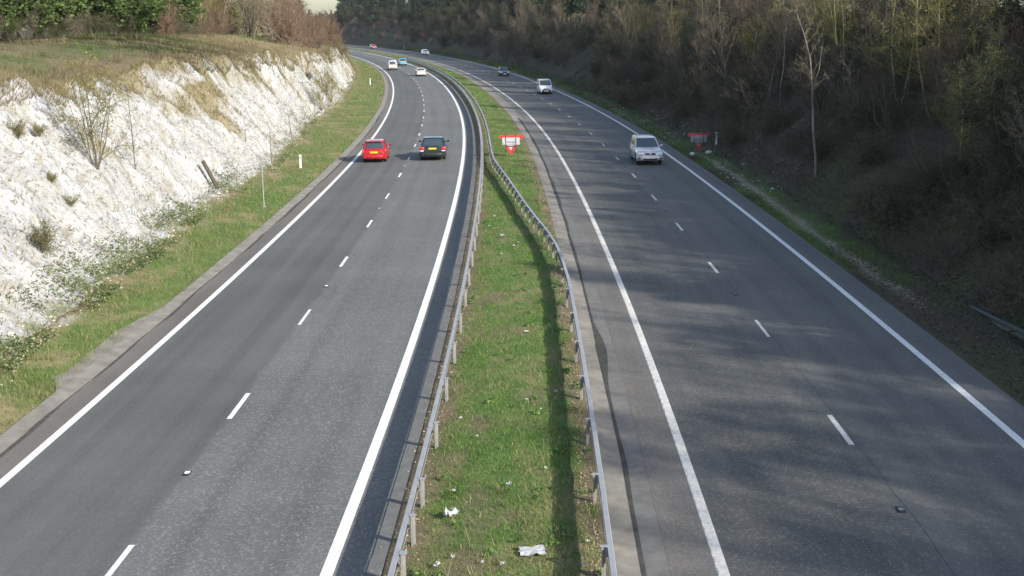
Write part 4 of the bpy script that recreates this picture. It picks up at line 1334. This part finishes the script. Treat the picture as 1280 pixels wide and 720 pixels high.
# wood behind
WOOD = dict(leafy='dark green tree', thinleaf='sparse yellow-green tree', olive='budding olive tree', bare='leafless brown tree', russet='russet leafless tree', conifer='dark conifer', leafshrub='low dark green bush', shrub='low bare bush', redshrub='low russet bush')
def wood(n, s0, s1, o0, o1, kinds, sc, where):
    for k in range(n):
        s = s0 + (s1 - s0) * (k + r.uniform(.1, .9)) / n; o = r.uniform(o0, o1)
        kind = kinds[int(r.integers(len(kinds)))]
        nv = dict(leafy=3, thinleaf=2, olive=2, bare=3, russet=3, conifer=3, leafshrub=2, shrub=3, redshrub=2)[kind]
        z = ', far left' if s < 105 else ', left of russet trees' if s < 150 else ', towards the bend'
        plant(kind, int(r.integers(nv)), s, o, r.uniform(*sc), WOOD[kind] + ' ' + where + z, where + z)


wood(32, 62, 132, -39, -35, ['leafy', 'leafy', 'leafy'], (.8, 1.15), 'along the wood edge above the chalk')
wood(22, 62, 128, -35.5, -34, ['leafshrub', 'leafshrub', 'leafshrub', 'shrub'], (.45, .8), 'under the wood edge above the chalk')
wood(22, 126, 170, -39, -33, ['thinleaf', 'olive', 'bare', 'russet', 'leafy'], (.85, 1.15), 'along the wood edge above the chalk')
wood(16, 118, 170, -33.5, -31, ['shrub', 'redshrub', 'leafshrub'], (.5, .9), 'under the wood edge above the chalk')
wood(44, 150, 330, -38, -25, ['russet', 'bare', 'russet', 'olive', 'russet'], (.95, 1.3), 'in the brown wood above the chalk')
wood(26, 170, 330, -27, -21, ['russet', 'redshrub', 'russet'], (.65, .95), 'on the brow of the chalk bank')
wood(50, 60, 330, -58, -43, ['conifer', 'leafy', 'conifer'], (.95, 1.3), 'at the back of the wood above the chalk')

# far conifers beyond the bend
for k in range(60):
    s = 310 + k * 5.0 + r.uniform(-2, 2); o = 21 + r.uniform(0, 30)
    plant('conifer', int(r.integers(3)), s, o, r.uniform(.85, 1.25), 'distant dark conifer in the row beyond the bend', 'conifers beyond the bend')
for k in range(64):
    s = 340 + k * 4 + r.uniform(-3, 3); o = 15.5 + r.uniform(0, 10)
    plant('redshrub' if k % 2 else 'shrub', int(r.integers(2)), s, o, r.uniform(.5, .9), 'distant brown shrub on the bank beyond the bend', 'shrubs beyond the bend')


for k in range(70):
    s = 300 + k * 4.2 + r.uniform(-2, 2); o = 24.5 + r.uniform(0, 5)
    plant('leafshrub', int(r.integers(2)), s, o, r.uniform(1.2, 1.9), 'distant dark bush under the conifers beyond the bend', 'bushes under the far conifers')
for k in range(80):
    s = 300 + k * 4.6 + r.uniform(-2, 2); o = 48 + r.uniform(0, 40)
    plant('conifer', int(r.integers(3)), s, o, r.uniform(1.0, 1.35), 'dark conifer in the back rows beyond the bend', 'back rows of conifers beyond the bend')


# ------------------------------------------------------------------ vehicles
def car_paint(name, c, metal=.25):
    m, nt, b = _new(name)
    b.inputs['Base Color'].default_value = (*c, 1); b.inputs['Roughness'].default_value = .32; b.inputs['Metallic'].default_value = metal
    b.inputs['Coat Weight'].default_value = .8; b.inputs['Coat Roughness'].default_value = .05
    return m


def make_car(name, label, cat, s_near, o, facing, sp):
    """facing +1: driving away (we see its rear); s_near: road distance of the end nearest the camera"""
    L, W, H = sp['L'], sp['W'], sp['H']; hw = W / 2
    sc = s_near + L / 2
    p = R(sc, o, 0)
    root = empty(name, Vector(p), -heading(sc) + (0 if facing > 0 else math.pi))
    paintm = car_paint(name + '_paint', sp['col'], sp.get('metal', .25))
    y0, y1 = -L / 2, L / 2
    rw = sp.get('rw', .31); yr, yf = y0 + sp.get('ro', .75), y1 - sp.get('fo', .82)
    ys = np.unique(np.concatenate([np.linspace(y0, y1, 30), np.linspace(yr - rw - .07, yr + rw + .07, 13), np.linspace(yf - rw - .07, yf + rw + .07, 13), [y0 + .02, y0 + .06, y1 - .02, y1 - .06]]))
    tx, tz_ = zip(*sp['top']); tx = [y0 + a * L for a in tx]
    rings = []; clear = sp.get('clear', .19)
    for y in ys:
        e = abs(y) / (L / 2)
        w = hw * (1 - .02 * e ** 2 - .13 * max(0, (e - .82) / .18) ** 2.2)
        zt = float(np.interp(y, tx, tz_)); zb = clear + .10 * max(0, (e - .85) / .15)
        za = zb + .02
        for yw in (yr, yf):
            q = (rw + .065) ** 2 - (y - yw) ** 2
            if q > 0: za = max(za, rw + math.sqrt(q))
        h = zt - zb
        zs = [zb + .30 * h, zb + .58 * h, zb + .84 * h]
        zs = [max(a, za + .012 * (i + 1)) for i, a in enumerate(zs)]
        zt = max(zt, zs[-1] + .02)
        half = [(0, zb), (.64 * w, zb), (.64 * w, za), (.965 * w, za), (w, zs[0]), (.995 * w, zs[1]), (.955 * w, zs[2]), (.87 * w, zt), (.45 * w, zt + .022), (0, zt + .03)]
        ring = [(a, y, b) for a, b in half] + [(-a, y, b) for a, b in half[-2:0:-1]]
        rings.append(np.array(ring))
    mb = MB(); n = len(rings[0]); k = len(rings)
    v = np.concatenate(rings); f = []; m = []
    for a in range(k - 1):
        for i in range(n):
            j = (i + 1) % n
            f.append((a * n + j, a * n + i, (a + 1) * n + i, (a + 1) * n + j)); m.append(1 if i in (0, 1, 2, n - 3, n - 2, n - 1) else 0)
    mb.add(v, np.array(f), np.array(m))
    mb.add(rings[0], [tuple(range(n))]); mb.add(rings[-1], [tuple(range(n))[::-1]])
    body = mb.build('body', [paintm, MAT['black_plastic']], root, True)
    md = body.modifiers.new('edge', 'EDGE_SPLIT'); md.split_angle = math.radians(38)
    # cabin shell and glazing
    c = sp['cab']                       # rear base y, rear top y, front top y, front base y (fractions), belt z
    rb, rt_, ft, fb = [y0 + a * L for a in c[:4]]; zb = c[4]; zr = H
    wb, wt = hw * .93, hw * sp.get('roofw', .74)
    def yr_(t): return rb + (rt_ - rb) * t
    def yf_(t): return fb + (ft - fb) * t
    def wd(t): return wb + (wt - wb) * t ** 1.15
    def zz(t): return zb + (zr - .05 - zb) * t
    bow_r, bow_f = .07, .13
    def loop(t, shrink=1.0, z=None):
        w = wd(t) * shrink; a, b = yr_(t), yf_(t); m_ = (a + b) / 2
        a, b = m_ + (a - m_) * shrink, m_ + (b - m_) * shrink
        u = np.linspace(-1, 1, 7); q = []
        for x in u: q.append((x * w, a + bow_r * x * x, 0))
        for y in np.linspace(a + bow_r, b - bow_f, 8)[1:-1]: q.append((w, y, 0))
        for x in u[::-1]: q.append((x * w, b - bow_f * x * x, 0))
        for y in np.linspace(b - bow_f, a + bow_r, 8)[1:-1]: q.append((-w, y, 0))
        q = np.array(q); q[:, 2] = zz(t) if z is None else z
        return q
    mb = MB(); mb.loft([loop(0, 1, zb - .06), loop(0), loop(.5), loop(.9), loop(1.0, .995), loop(1.0, .95, zr - .012), loop(1.0, .80, zr + .012), loop(1.0, .4, zr + .022)])
    cab = mb.build('cabin', paintm, root, True)
    md = cab.modifiers.new('edge', 'EDGE_SPLIT'); md.split_angle = math.radians(30)
    def pane(nm, fn, u0, u1, t0, t1, nu=7, nt_=4, mat='glass'):
        g = np.array([[fn(u, t) for u in np.linspace(u0, u1, nu)] for t in np.linspace(t0, t1, nt_)])
        return MB().grid(g).build(nm, MAT[mat], root, True)
    e = .012
    pane('windscreen', lambda u, t: (u * wd(t), yf_(t) - bow_f * u * u + e, zz(t) + e * .5), -.90, .90, .05, .93)
    pane('rear_window', lambda u, t: (u * wd(t), yr_(t) + bow_r * u * u - e, zz(t) + e * .5), -.84, .84, *sp.get('rwin', (.10, .90)))
    if not sp.get('blind'):
        for sd in (-1, 1):
            def side(u, t, sd=sd):
                a, b = yr_(t) + bow_r, yf_(t) - bow_f
                return (sd * (wd(t) + e), a + (b - a) * u, zz(t))
            for u0, u1 in sp.get('sidewin', ((.06, .30), (.33, .62), (.65, .94))):
                pane('side_window', side, u0, u1, .08, .86, 3, 4)
    else:
        for sd in (-1, 1):
            pane('side_window', lambda u, t, sd=sd: (sd * (wd(t) + e), yr_(t) + bow_r + (yf_(t) - bow_f - yr_(t) - bow_r) * u, zz(t)), .70, .95, .08, .86, 3, 4)
    # wheels
    a = np.linspace(0, 2 * math.pi, 25)[:-1]
    prof = [(-.09, rw * .62), (-.095, rw * .92), (-.07, rw), (.07, rw), (.095, rw * .92), (.09, rw * .62)]
    tyre = MB(); tyre.loft([np.stack([np.full(24, x), np.cos(a) * q, np.sin(a) * q], -1) for x, q in prof], caps=False)
    tyre_m = tyre.mesh('tyre', MAT['rubber'], True)
    rm = MB(); rm.loft([np.stack([np.full(24, x), np.cos(a) * q, np.sin(a) * q], -1) for x, q in ((-.06, rw * .66), (.06, rw * .66), (.075, rw * .60), (.06, rw * .55), (.05, rw * .1))])
    for q in range(5):
        th = q * 2 * math.pi / 5; rot = np.array([[1, 0, 0], [0, math.cos(th), -math.sin(th)], [0, math.sin(th), math.cos(th)]])
        cc = rot @ np.array([.075, 0, rw * .33]); rm.box(*cc, .03, rw * .17, rw * .5, 0, rot)
    rim_m = rm.mesh('rim', MAT['rim'])
    for yw in (yr, yf):
        for sd in (-1, 1):
            wh = link('wheel', None, root); wh.location = (sd * (hw * .95 - .10), yw, rw); wh.rotation_euler = (0, 0, 0 if sd > 0 else math.pi); wh.empty_display_size = .2
            link('tyre', tyre_m, wh); link('rim', rim_m, wh)
    # bumpers
    def bumper(nm, end, z0, z1, mat, proud=.05):
        ye = y1 if end > 0 else y0; rr_ = []
        for x in np.linspace(-1, 1, 13):
            yy = ye + end * (proud - .20 * abs(x) ** 3.2)
            prof = [(yy - end * .10, z0), (yy, z0 + .03), (yy + end * .02, (z0 + z1) / 2), (yy, z1 - .03), (yy - end * .10, z1)]
            rr_.append(np.array([(x * hw * .985, q, z) for q, z in prof]))
        return MB().loft(rr_).build(nm, mat, root, True)
    bm = sp.get('bumper'); bmat = paintm if bm is None else MAT[bm]
    rbz = sp.get('rb', (.26, .56)); fbz = sp.get('fb', (.24, .54))
    bumper('rear_bumper', -1, *rbz, bmat); bumper('front_bumper', 1, *fbz, bmat)
    # lamps, plates, grille, mirrors
    def lens(nm, x0, x1, z0, z1, end, mat, dep=.10, proud=.012):
        ye = y1 if end > 0 else y0
        for sd in (-1, 1):
            mb = MB(); mb.box(sd * (x0 + x1) / 2 * hw, ye + end * (proud - dep / 2), (z0 + z1) / 2, abs(x1 - x0) * hw, dep, z1 - z0, 0, bev=.02)
            mb.build(nm, MAT[mat], root, True)
    tl = sp.get('tail', (.70, .93, .68, .92)); lens('tail_light', tl[0], tl[1], tl[2], tl[3], -1, 'lamp_red', .22, .015)
    if sp.get('rev'): rv = sp['rev']; lens('reversing_light', rv[0], rv[1], rv[2], rv[3], -1, 'lamp_clear', .2, .02)
    hl = sp.get('head', (.56, .88, .60, .75)); lens('headlight', hl[0], hl[1], hl[2], hl[3], 1, 'lamp_clear', .24, .015)
    if sp.get('fog'): fg = sp['fog']; lens('fog_light', fg[0], fg[1], fg[2], fg[3], 1, 'black_plastic', .1, .075)
    pz = sp.get('plate', .80); mb = MB(); mb.box(0, y0 - (.022 if pz > rbz[1] else .08), pz, .52, .03, .12, 0, bev=.006); mb.build('number_plate', MAT['plate_yellow'], root)
    fz = sp.get('fplate', .40); mb = MB(); mb.box(0, y1 + .085, fz, .52, .03, .11, 0, bev=.006); mb.build('number_plate', MAT['plate_white'], root)
    gr = sp.get('grille', (.0, .36, .62, .72))
    if gr[0] > 0:
        for sd in (-1, 1):
            mb = MB(); mb.box(sd * (gr[0] + gr[1]) / 2 * hw, y1 + .01, (gr[2] + gr[3]) / 2, (gr[1] - gr[0]) * hw, .06, gr[3] - gr[2], 0, bev=.012); mb.build('grille', MAT['black_plastic'], root)
    else:
        mb = MB(); mb.box(0, y1 + .01, (gr[2] + gr[3]) / 2, 2 * gr[1] * hw, .06, gr[3] - gr[2], 0, bev=.012); mb.build('grille', MAT['black_plastic'], root)
    mb = MB(); mb.box(0, y1 + .062, fbz[0] + .11, hw * 1.0, .05, .09, 0, bev=.012); mb.build('air_intake', MAT['black_plastic'], root)
    for sd in (-1, 1):
        mb = MB(); mb.box(sd * (hw + .09), yf_(.12) - .22, zb + .10, .19, .10, .13, 0, bev=.03); mb.box(sd * (hw - .02), yf_(.12) - .20, zb + .05, .14, .05, .04, 0)
        mir = mb.build('wing_mirror', paintm if not sp.get('darkmirror') else MAT['black_plastic'], root, False)
    if sp.get('rails'):
        for sd in (-1, 1):
            mb = MB(); ya, yb = yr_(1) + .15, yf_(1) - .15
            mb.tubes([(sd * wt * .88, ya, zr + .05, sd * wt * .88, yb, zr + .05, .02, .02), (sd * wt * .88, ya, zr - .02, sd * wt * .88, ya, zr + .05, .02, .02), (sd * wt * .88, yb, zr - .02, sd * wt * .88, yb, zr + .05, .02, .02)], 6)
            mb.build('roof_rail', MAT['black_plastic'], root)
    if sp.get('spoiler'):
        mb = MB(); mb.box(0, yr_(1) - .05, zr - .035, wt * 1.7, .22, .04, 0, bev=.015); mb.build('spoiler', paintm, root)
    mb = MB(); mb.tubes([(hw * .45, y0 + .2, .24, hw * .45, y0 - .06, .23, .028, .028)], 8); mb.build('exhaust', MAT['rim'], root)
    tag(root, label, cat, 'vehicles on the dual carriageway')
    return root


HATCH = dict(L=3.75, W=1.66, H=1.43, top=[(0, .66), (.02, .86), (.05, .93), (.40, .90), (.70, .90), (.76, .88), (.93, .74), (.985, .62), (1, .52)], cab=(.015, .13, .50, .75, .90), roofw=.74)
SALOON = dict(L=4.75, W=1.80, H=1.43, top=[(0, .70), (.015, .88), (.03, .97), (.18, .985), (.30, .93), (.70, .90), (.74, .89), (.92, .78), (.98, .68), (1, .56)], cab=(.15, .29, .53, .74, .94), roofw=.72, rw=.32, ro=1.0, fo=.9)
SUV = dict(L=4.4, W=1.74, H=1.63, top=[(0, .72), (.02, .96), (.04, 1.02), (.4, 1.01), (.68, 1.0), (.72, 1.0), (.93, .90), (.985, .80), (1, .64)], cab=(.012, .07, .46, .69, 1.01), roofw=.74, rw=.36, clear=.27, fo=.8, ro=.85)
VAN = dict(L=4.1, W=1.70, H=1.80, top=[(0, .75), (.01, 1.0), (.03, 1.08), (.4, 1.08), (.76, 1.06), (.80, 1.04), (.95, .86), (.985, .76), (1, .58)], cab=(.008, .03, .60, .83, 1.06), roofw=.82, rw=.31)


def spec(base, **kw):
    d = dict(base); d.update(kw); return d


make_car('hatchback', 'small bright red hatchback driving away in the nearside lane', 'car', 78.4, -9.3, 1,
         spec(HATCH, col=(.40, .012, .015), tail=(.80, .97, .62, .86), plate=.70, rb=(.24, .58), metal=.05, spoiler=True))
make_car('saloon', 'dark saloon driving away in the overtaking lane beside the red hatchback', 'car', 79.0, -5.4, 1,
         spec(SALOON, col=(.012, .030, .034), tail=(.62, .97, .72, .93), rev=(.66, .94, .64, .71), plate=.83, bumper='black_plastic', rb=(.25, .58), metal=.1))
make_car('off_roader', 'silver off-roader with roof rails coming towards us in the nearside lane', 'car', 74.4, 8.76, -1,
         spec(SUV, col=(.58, .58, .57), rails=True, head=(.56, .92, .66, .83), grille=(.06, .38, .69, .79), fog=(.72, .88, .42, .50), fb=(.30, .62), fplate=.50, metal=.2))
simple('bumper_beige', (.34, .30, .25), .6)
make_car('small_van', 'white high-roofed van with dark bumper coming towards us', 'van', 149.7, 8.56, -1,
         spec(VAN, col=(.74, .75, .76), metal=0.0, bumper='black_plastic', blind=True, head=(.58, .92, .66, .82), fb=(.24, .58), fplate=.42, darkmirror=True))
make_car('compact_car', 'small dark green car coming towards us behind the white van', 'car', 200.0, 8.34, -1,
         spec(HATCH, col=(.010, .060, .055), L=3.5, W=1.58, H=1.46, metal=.1, bumper='black_plastic'))
make_car('estate_car', 'distant white car coming round the bend', 'car', 328.9, 8.9, -1, spec(HATCH, col=(.76, .76, .76), L=4.2, W=1.72, H=1.5, metal=0.0))
make_car('people_carrier', 'tall white car driving away in the nearside lane towards the bend', 'car', 233.7, -9.1, 1,
         spec(SUV, col=(.74, .74, .73), metal=.05, bumper='bumper_beige', H=1.85, rb=(.34, .70), plate=.95, tail=(.84, .97, .95, 1.2)))
make_car('blue_car', 'light blue hatchback beside the tall white car towards the bend', 'car', 257.6, -5.4, 1, spec(HATCH, col=(.10, .36, .46), L=3.9, W=1.7, H=1.5, metal=.15))
make_car('coupe', 'low pale silver saloon driving away in the overtaking lane towards the bend', 'car', 205.9, -5.4, 1, spec(SALOON, col=(.62, .62, .60), L=4.4, W=1.75, H=1.38, metal=.2, plate=.84))
make_car('red_car', 'distant red car just coming into view round the bend', 'car', 416.0, 7.8, -1, spec(HATCH, col=(.45, .03, .04), L=4.0, metal=0.0))


# ------------------------------------------------------------------ signs, posts
def temp_sign(label, s, o, z, red, white, tilt, width=1.5, group=None):
    """an upside-down red triangle with a rectangular plate strapped across it, on a dark folding frame"""
    root = empty('temporary_sign', Vector(R(s, o, z)), -heading(s))
    ca, sa = math.cos(tilt), math.sin(tilt)
    Rm = np.array([[1, 0, 0], [0, ca, -sa], [0, sa, ca]])
    w = width; h = w * .80; zb = .10
    def tri(k, y, th):
        c = np.array([0, 0, h * .62 + zb]); q = np.array([(-w / 2, 0, h + zb), (w / 2, 0, h + zb), (0, 0, zb)])
        q = c + (q - c) * k; out = []
        for i in range(3):      # clipped corners
            a, b, d = q[i], q[(i + 1) % 3], q[(i - 1) % 3]
            out += [a + (d - a) * .05, a + (b - a) * .05]
        q = np.array(out)
        return [q + np.array([0, y, 0]), q + np.array([0, y + th, 0])]
    def put(mb, nm, mat):
        mb.v = [x @ Rm.T for x in mb.v]
        return mb.build(nm, MAT[mat], root)
    mb = MB(); mb.loft(tri(1, 0, .02)); put(mb, 'triangle_border', red)
    mb = MB(); mb.loft(tri(.62, -.006, .02)); put(mb, 'triangle_face', white)
    mb = MB(); mb.box(0, -.03, zb + h * .70, w * .70, .016, h * .36, 0, bev=.006); put(mb, 'plate', white)
    mb = MB(); mb.box(0, -.028, zb + h * .93, w * .98, .022, h * .10, 0, bev=.006); put(mb, 'top_bar', red)
    for x in (-.26, .26):
        mb = MB(); mb.box(x * w * .78, -.05, zb + h * .62, .03, .022, h * .95, 0); put(mb, 'frame_upright', 'frame_dark')
        mb = MB(); mb.tubes([(x * w * .78, -.05, zb + h * 1.08, x * w * .78 * 1.05, -.03, zb + h * 1.5, .009, .006)], 5); put(mb, 'whip_rod', 'frame_dark')
        mb = MB(); mb.tubes([(x * w * .78, -.05, zb + h * .75, x * w * .9, -.32, .0, .014, .014)], 6); mb.tubes([(x * w * .78, .05, zb + h * .85, x * w * .9, .55, .0, .014, .014)], 6); mb.build('frame_leg', MAT['frame_dark'], root)
    for zz_ in (.66, .45):
        mb = MB(); mb.box(0, -.052, zb + h * zz_, w * .42, .02, .03, 0); put(mb, 'frame_crossbar', 'frame_dark')
    return tag(root, label, 'sign', group)


temp_sign('upside-down red triangular sign with white plate standing on the central grass', 79.8, -.06, .10, 'sign_red', 'sign_white', -.12, 1.72)
temp_sign('upside-down red triangular sign coloured dull for the shade at the foot of the right bank', 80.3, 12.95, .08, 'sign_red_shade', 'sign_grey', -.12, 1.6)  # same sign type, red and plate darkened in colour for the shade


def blob(name, s, o, z, size, mat, label, cat, seed, group=None, flat=.5):
    r = np.random.default_rng(seed)
    rings = []
    for k, ph in enumerate(np.linspace(-.5 * math.pi + .25, .5 * math.pi - .2, 6)):
        a = np.linspace(0, 2 * math.pi, 13)[:-1]
        q = np.cos(ph) ** .6 * (1 + r.uniform(-.12, .12, 12))
        rings.append(np.stack([np.cos(a) * q * size[0] / 2, np.sin(a) * q * size[1] / 2, np.full(12, (math.sin(ph) + 1) / 2 * size[2]) + r.uniform(-.01, .01, 12)], -1))
    ob = MB().loft(rings).build(name, MAT[mat], None, True); ob.location = R(s, o, z); ob.rotation_euler = (0, 0, r.uniform(0, 3))
    return tag(ob, label, cat, group)


blob('sandbag', 78.9, 12.25, .05, (.55, .36, .26), 'sandbag', 'white sandbag at the left foot of the right-hand sign', 'sandbag', 1)
blob('sandbag', 79.3, 13.45, .10, (.55, .36, .26), 'sandbag', 'white sandbag at the right foot of the right-hand sign', 'sandbag', 2)


def marker_post(s, o, label, h=.95, w=.14):
    root = empty('marker_post', Vector(TP(s, o)), -heading(s) + .1)
    mb = MB(); mb.box(0, 0, h / 2 - .1, w, .05, h + .2, 0, bev=.015); mb.build('post', MAT['plastic_white'], root)
    mb = MB(); mb.box(0, -.028, h * .80, w * .6, .012, h * .16, 0, bev=.004); mb.build('reflector', MAT['sign_grey'], root)
    mb = MB(); mb.box(0, 0, h - .02, w * 1.02, .056, .09, 0, bev=.01); mb.build('cap', MAT['plastic_white'], root)
    tag(root, label, 'marker post', 'roadside marker posts')


marker_post(74.8, -13.7, 'white marker post on the left verge near the red hatchback', .82)
marker_post(178, -14.2, 'faint white marker post on the far left verge by the bend')
marker_post(81, 14.3, 'white marker post beside the right-hand sign', .85)
marker_post(392, 13.4, 'tiny white marker post on the far side of the bend')

s, o, p = hit(330, 259)
root = empty('slender_pole', p, 0)
mb = MB(); mb.tubes([(0, 0, -.3, .01, 0, 2.45, .034, .030)], 8); mb.build('pole', MAT['post_zinc'], root, True)
mb = MB(); mb.tubes([(.01, 0, 2.45, .01, 0, 2.49, .036, .024)], 8); mb.build('cap', MAT['frame_dark'], root)
mb = MB(); mb.box(0, 0, .02, .22, .22, .10, 0, bev=.03); mb.build('footing', MAT['channel_pale'], root)
tag(root, 'slender grey pole standing on the left verge', 'pole')

# dark leaning slab put in place of a shadow on the chalk
s, o, p = hit(275, 235)
root = empty('leaning_shade', p, -heading(s))
mb = MB(); n_ = np.array([-.30, .18, 1.0]); n_ /= np.linalg.norm(n_)
Z = Vector((-.52, .16, 1.0)).normalized(); X = Z.cross(Vector((.9, .5, .2))).normalized(); Y = Z.cross(X)
rot = np.array([list(X), list(Y), list(Z)]).T
mb.box(*(rot @ np.array([0, .12, .75])), .22, .16, 1.9, 0, rot, bev=.01); mb.build('shade_slab', MAT['shade_brown'], root)
mb = MB(); mb.box(*(rot @ np.array([.116, .12, 1.60])), .012, .17, .07, 0, rot); mb.build('shade_strip', MAT['shade_brown'], root)
tag(root, 'dark slab standing in for a shadow on the bright chalk above the left verge', 'shade_slab')

# fallen branch on the left verge
s, o, p = hit(70, 403)
s2, o2, p2 = hit(126, 378)
root = empty('fallen_branch', p, 0)
d = p2 - p; segs = []; r = np.random.default_rng(77); q = np.zeros(3); n = 8
for k in range(n):
    e = np.array(d) * (k + 1) / n + np.array([0, 0, .10 + r.normal() * .03]); segs.append((*q, *e, .035 - .003 * k, .032 - .003 * k)); q = e
MB().tubes(segs, 6, (.13, .10, .07)).build('limb', MAT['bark'], root)
for f, dx, dy in ((.35, .3, -.5), (.6, -.2, .5), (.75, .4, -.2)):
    a = np.array(d) * f + np.array([0, 0, .1]); MB().tubes([(*a, a[0] + dx, a[1] + dy, a[2] + .15, .014, .006)], 4, (.13, .10, .07)).build('side_twig', MAT['bark'], root)
tag(root, 'dead branch lying across the grass at the foot of the chalk', 'branch')


# ------------------------------------------------------------------ litter
def on_median(px, py):
    d = ray(px, py); z = .1
    for _ in range(4):
        t = (z - CAM_H) / d[2]; s, o = to_road(d[0] * t, d[1] * t); z = float(rz(s)) + float(median_z(s, o))
    return s, o


def paper(px, py, w, l, label, seed, crumple=.25, group=None, mat='paper'):
    if seed > 1: w, l = w * .54, l * .54
    s, o = on_median(px, py); r = np.random.default_rng(900 + seed)
    n = 7; gx, gy = np.meshgrid(np.linspace(-.5, .5, n), np.linspace(-.5, .5, n), indexing='ij')
    sz = min(w, l)
    hz = np.abs(r.normal(size=(n, n))) * crumple * sz * .5
    hz = (hz + np.roll(hz, 1, 0) + np.roll(hz, 1, 1)) / 2
    P = np.stack([gx * w + r.normal(size=(n, n)) * w * .05, gy * l + r.normal(size=(n, n)) * l * .05, hz], -1)
    ob = MB().grid(P).build('litter', MAT[mat]); ob.location = R(s, o, float(median_z(s, o)) + .045); ob.rotation_euler = (r.normal() * .12, r.normal() * .12, r.uniform(0, 3.1) if seed > 0 else .1)
    sm = ob.modifiers.new('thick', 'SOLIDIFY'); sm.thickness = .003
    return tag(ob, label, 'litter', group)


paper(666, 693, .44, .32, 'large crumpled sheet of white paper in the barrier shadow at the bottom', 0, .14)
paper(564, 648, .22, .27, 'crumpled white bag on the grass nearest the left barrier', 1, .55)
paper(637, 609, .17, .18, 'scrunched white tissue in the middle of the grass strip', 2, .8)
paper(546, 710, .15, .22, 'twisted white scrap close to the left barrier at the bottom', 3, .6)
paper(566, 700, .12, .15, 'small grey-white scrap between the crumpled bag and the bottom', 4, .6)
small = [(603, 707), (628, 708), (734, 680), (730, 709), (682, 588), (576, 525), (596, 548), (567, 617), (565, 468), (676, 514), (659, 502), (695, 492)]
for k, (x, y) in enumerate(small):
    paper(x, y, .10 + .02 * (k % 3), .10 + .02 * (k % 2), 'tiny white scrap of litter on the near grass strip', 10 + k, .7, 'tiny scraps on the near grass')
paper(658, 416, .26, .14, 'flat pale strip of litter near the right barrier', 30, .3)
paper(628, 297, .32, .30, 'round white bag of litter where the barriers draw together', 31, .9)
for k, (x, y) in enumerate([(642, 309), (627, 319), (648, 305), (618, 272), (612, 284), (637, 224), (640, 205)]):
    paper(x, y, .16, .14, 'small white scrap of litter between the converging barriers', 40 + k, .8, 'scraps between the converging barriers')
paper(680, 225, .30, .18, 'flat white scrap by the edge of the drain channel', 60, .3)


# ------------------------------------------------------------------ thin haze filling the cutting
m = bpy.data.materials.new('haze_air'); m.use_nodes = True; nt = m.node_tree
nt.nodes.remove(nt.nodes['Principled BSDF'])
pv = nt.nodes.new('ShaderNodeVolumePrincipled'); pv.inputs['Color'].default_value = (.92, .94, .97, 1); pv.inputs['Density'].default_value = HAZE
pv.inputs['Anisotropy'].default_value = .3
nt.links.new(pv.outputs[0], nt.nodes['Material Output'].inputs['Volume'])
mb = MB(); mb.box(-100, 330, 17.5, 1300, 1000, 43)
hz = mb.build('haze', m); tag(hz, kind='stuff')
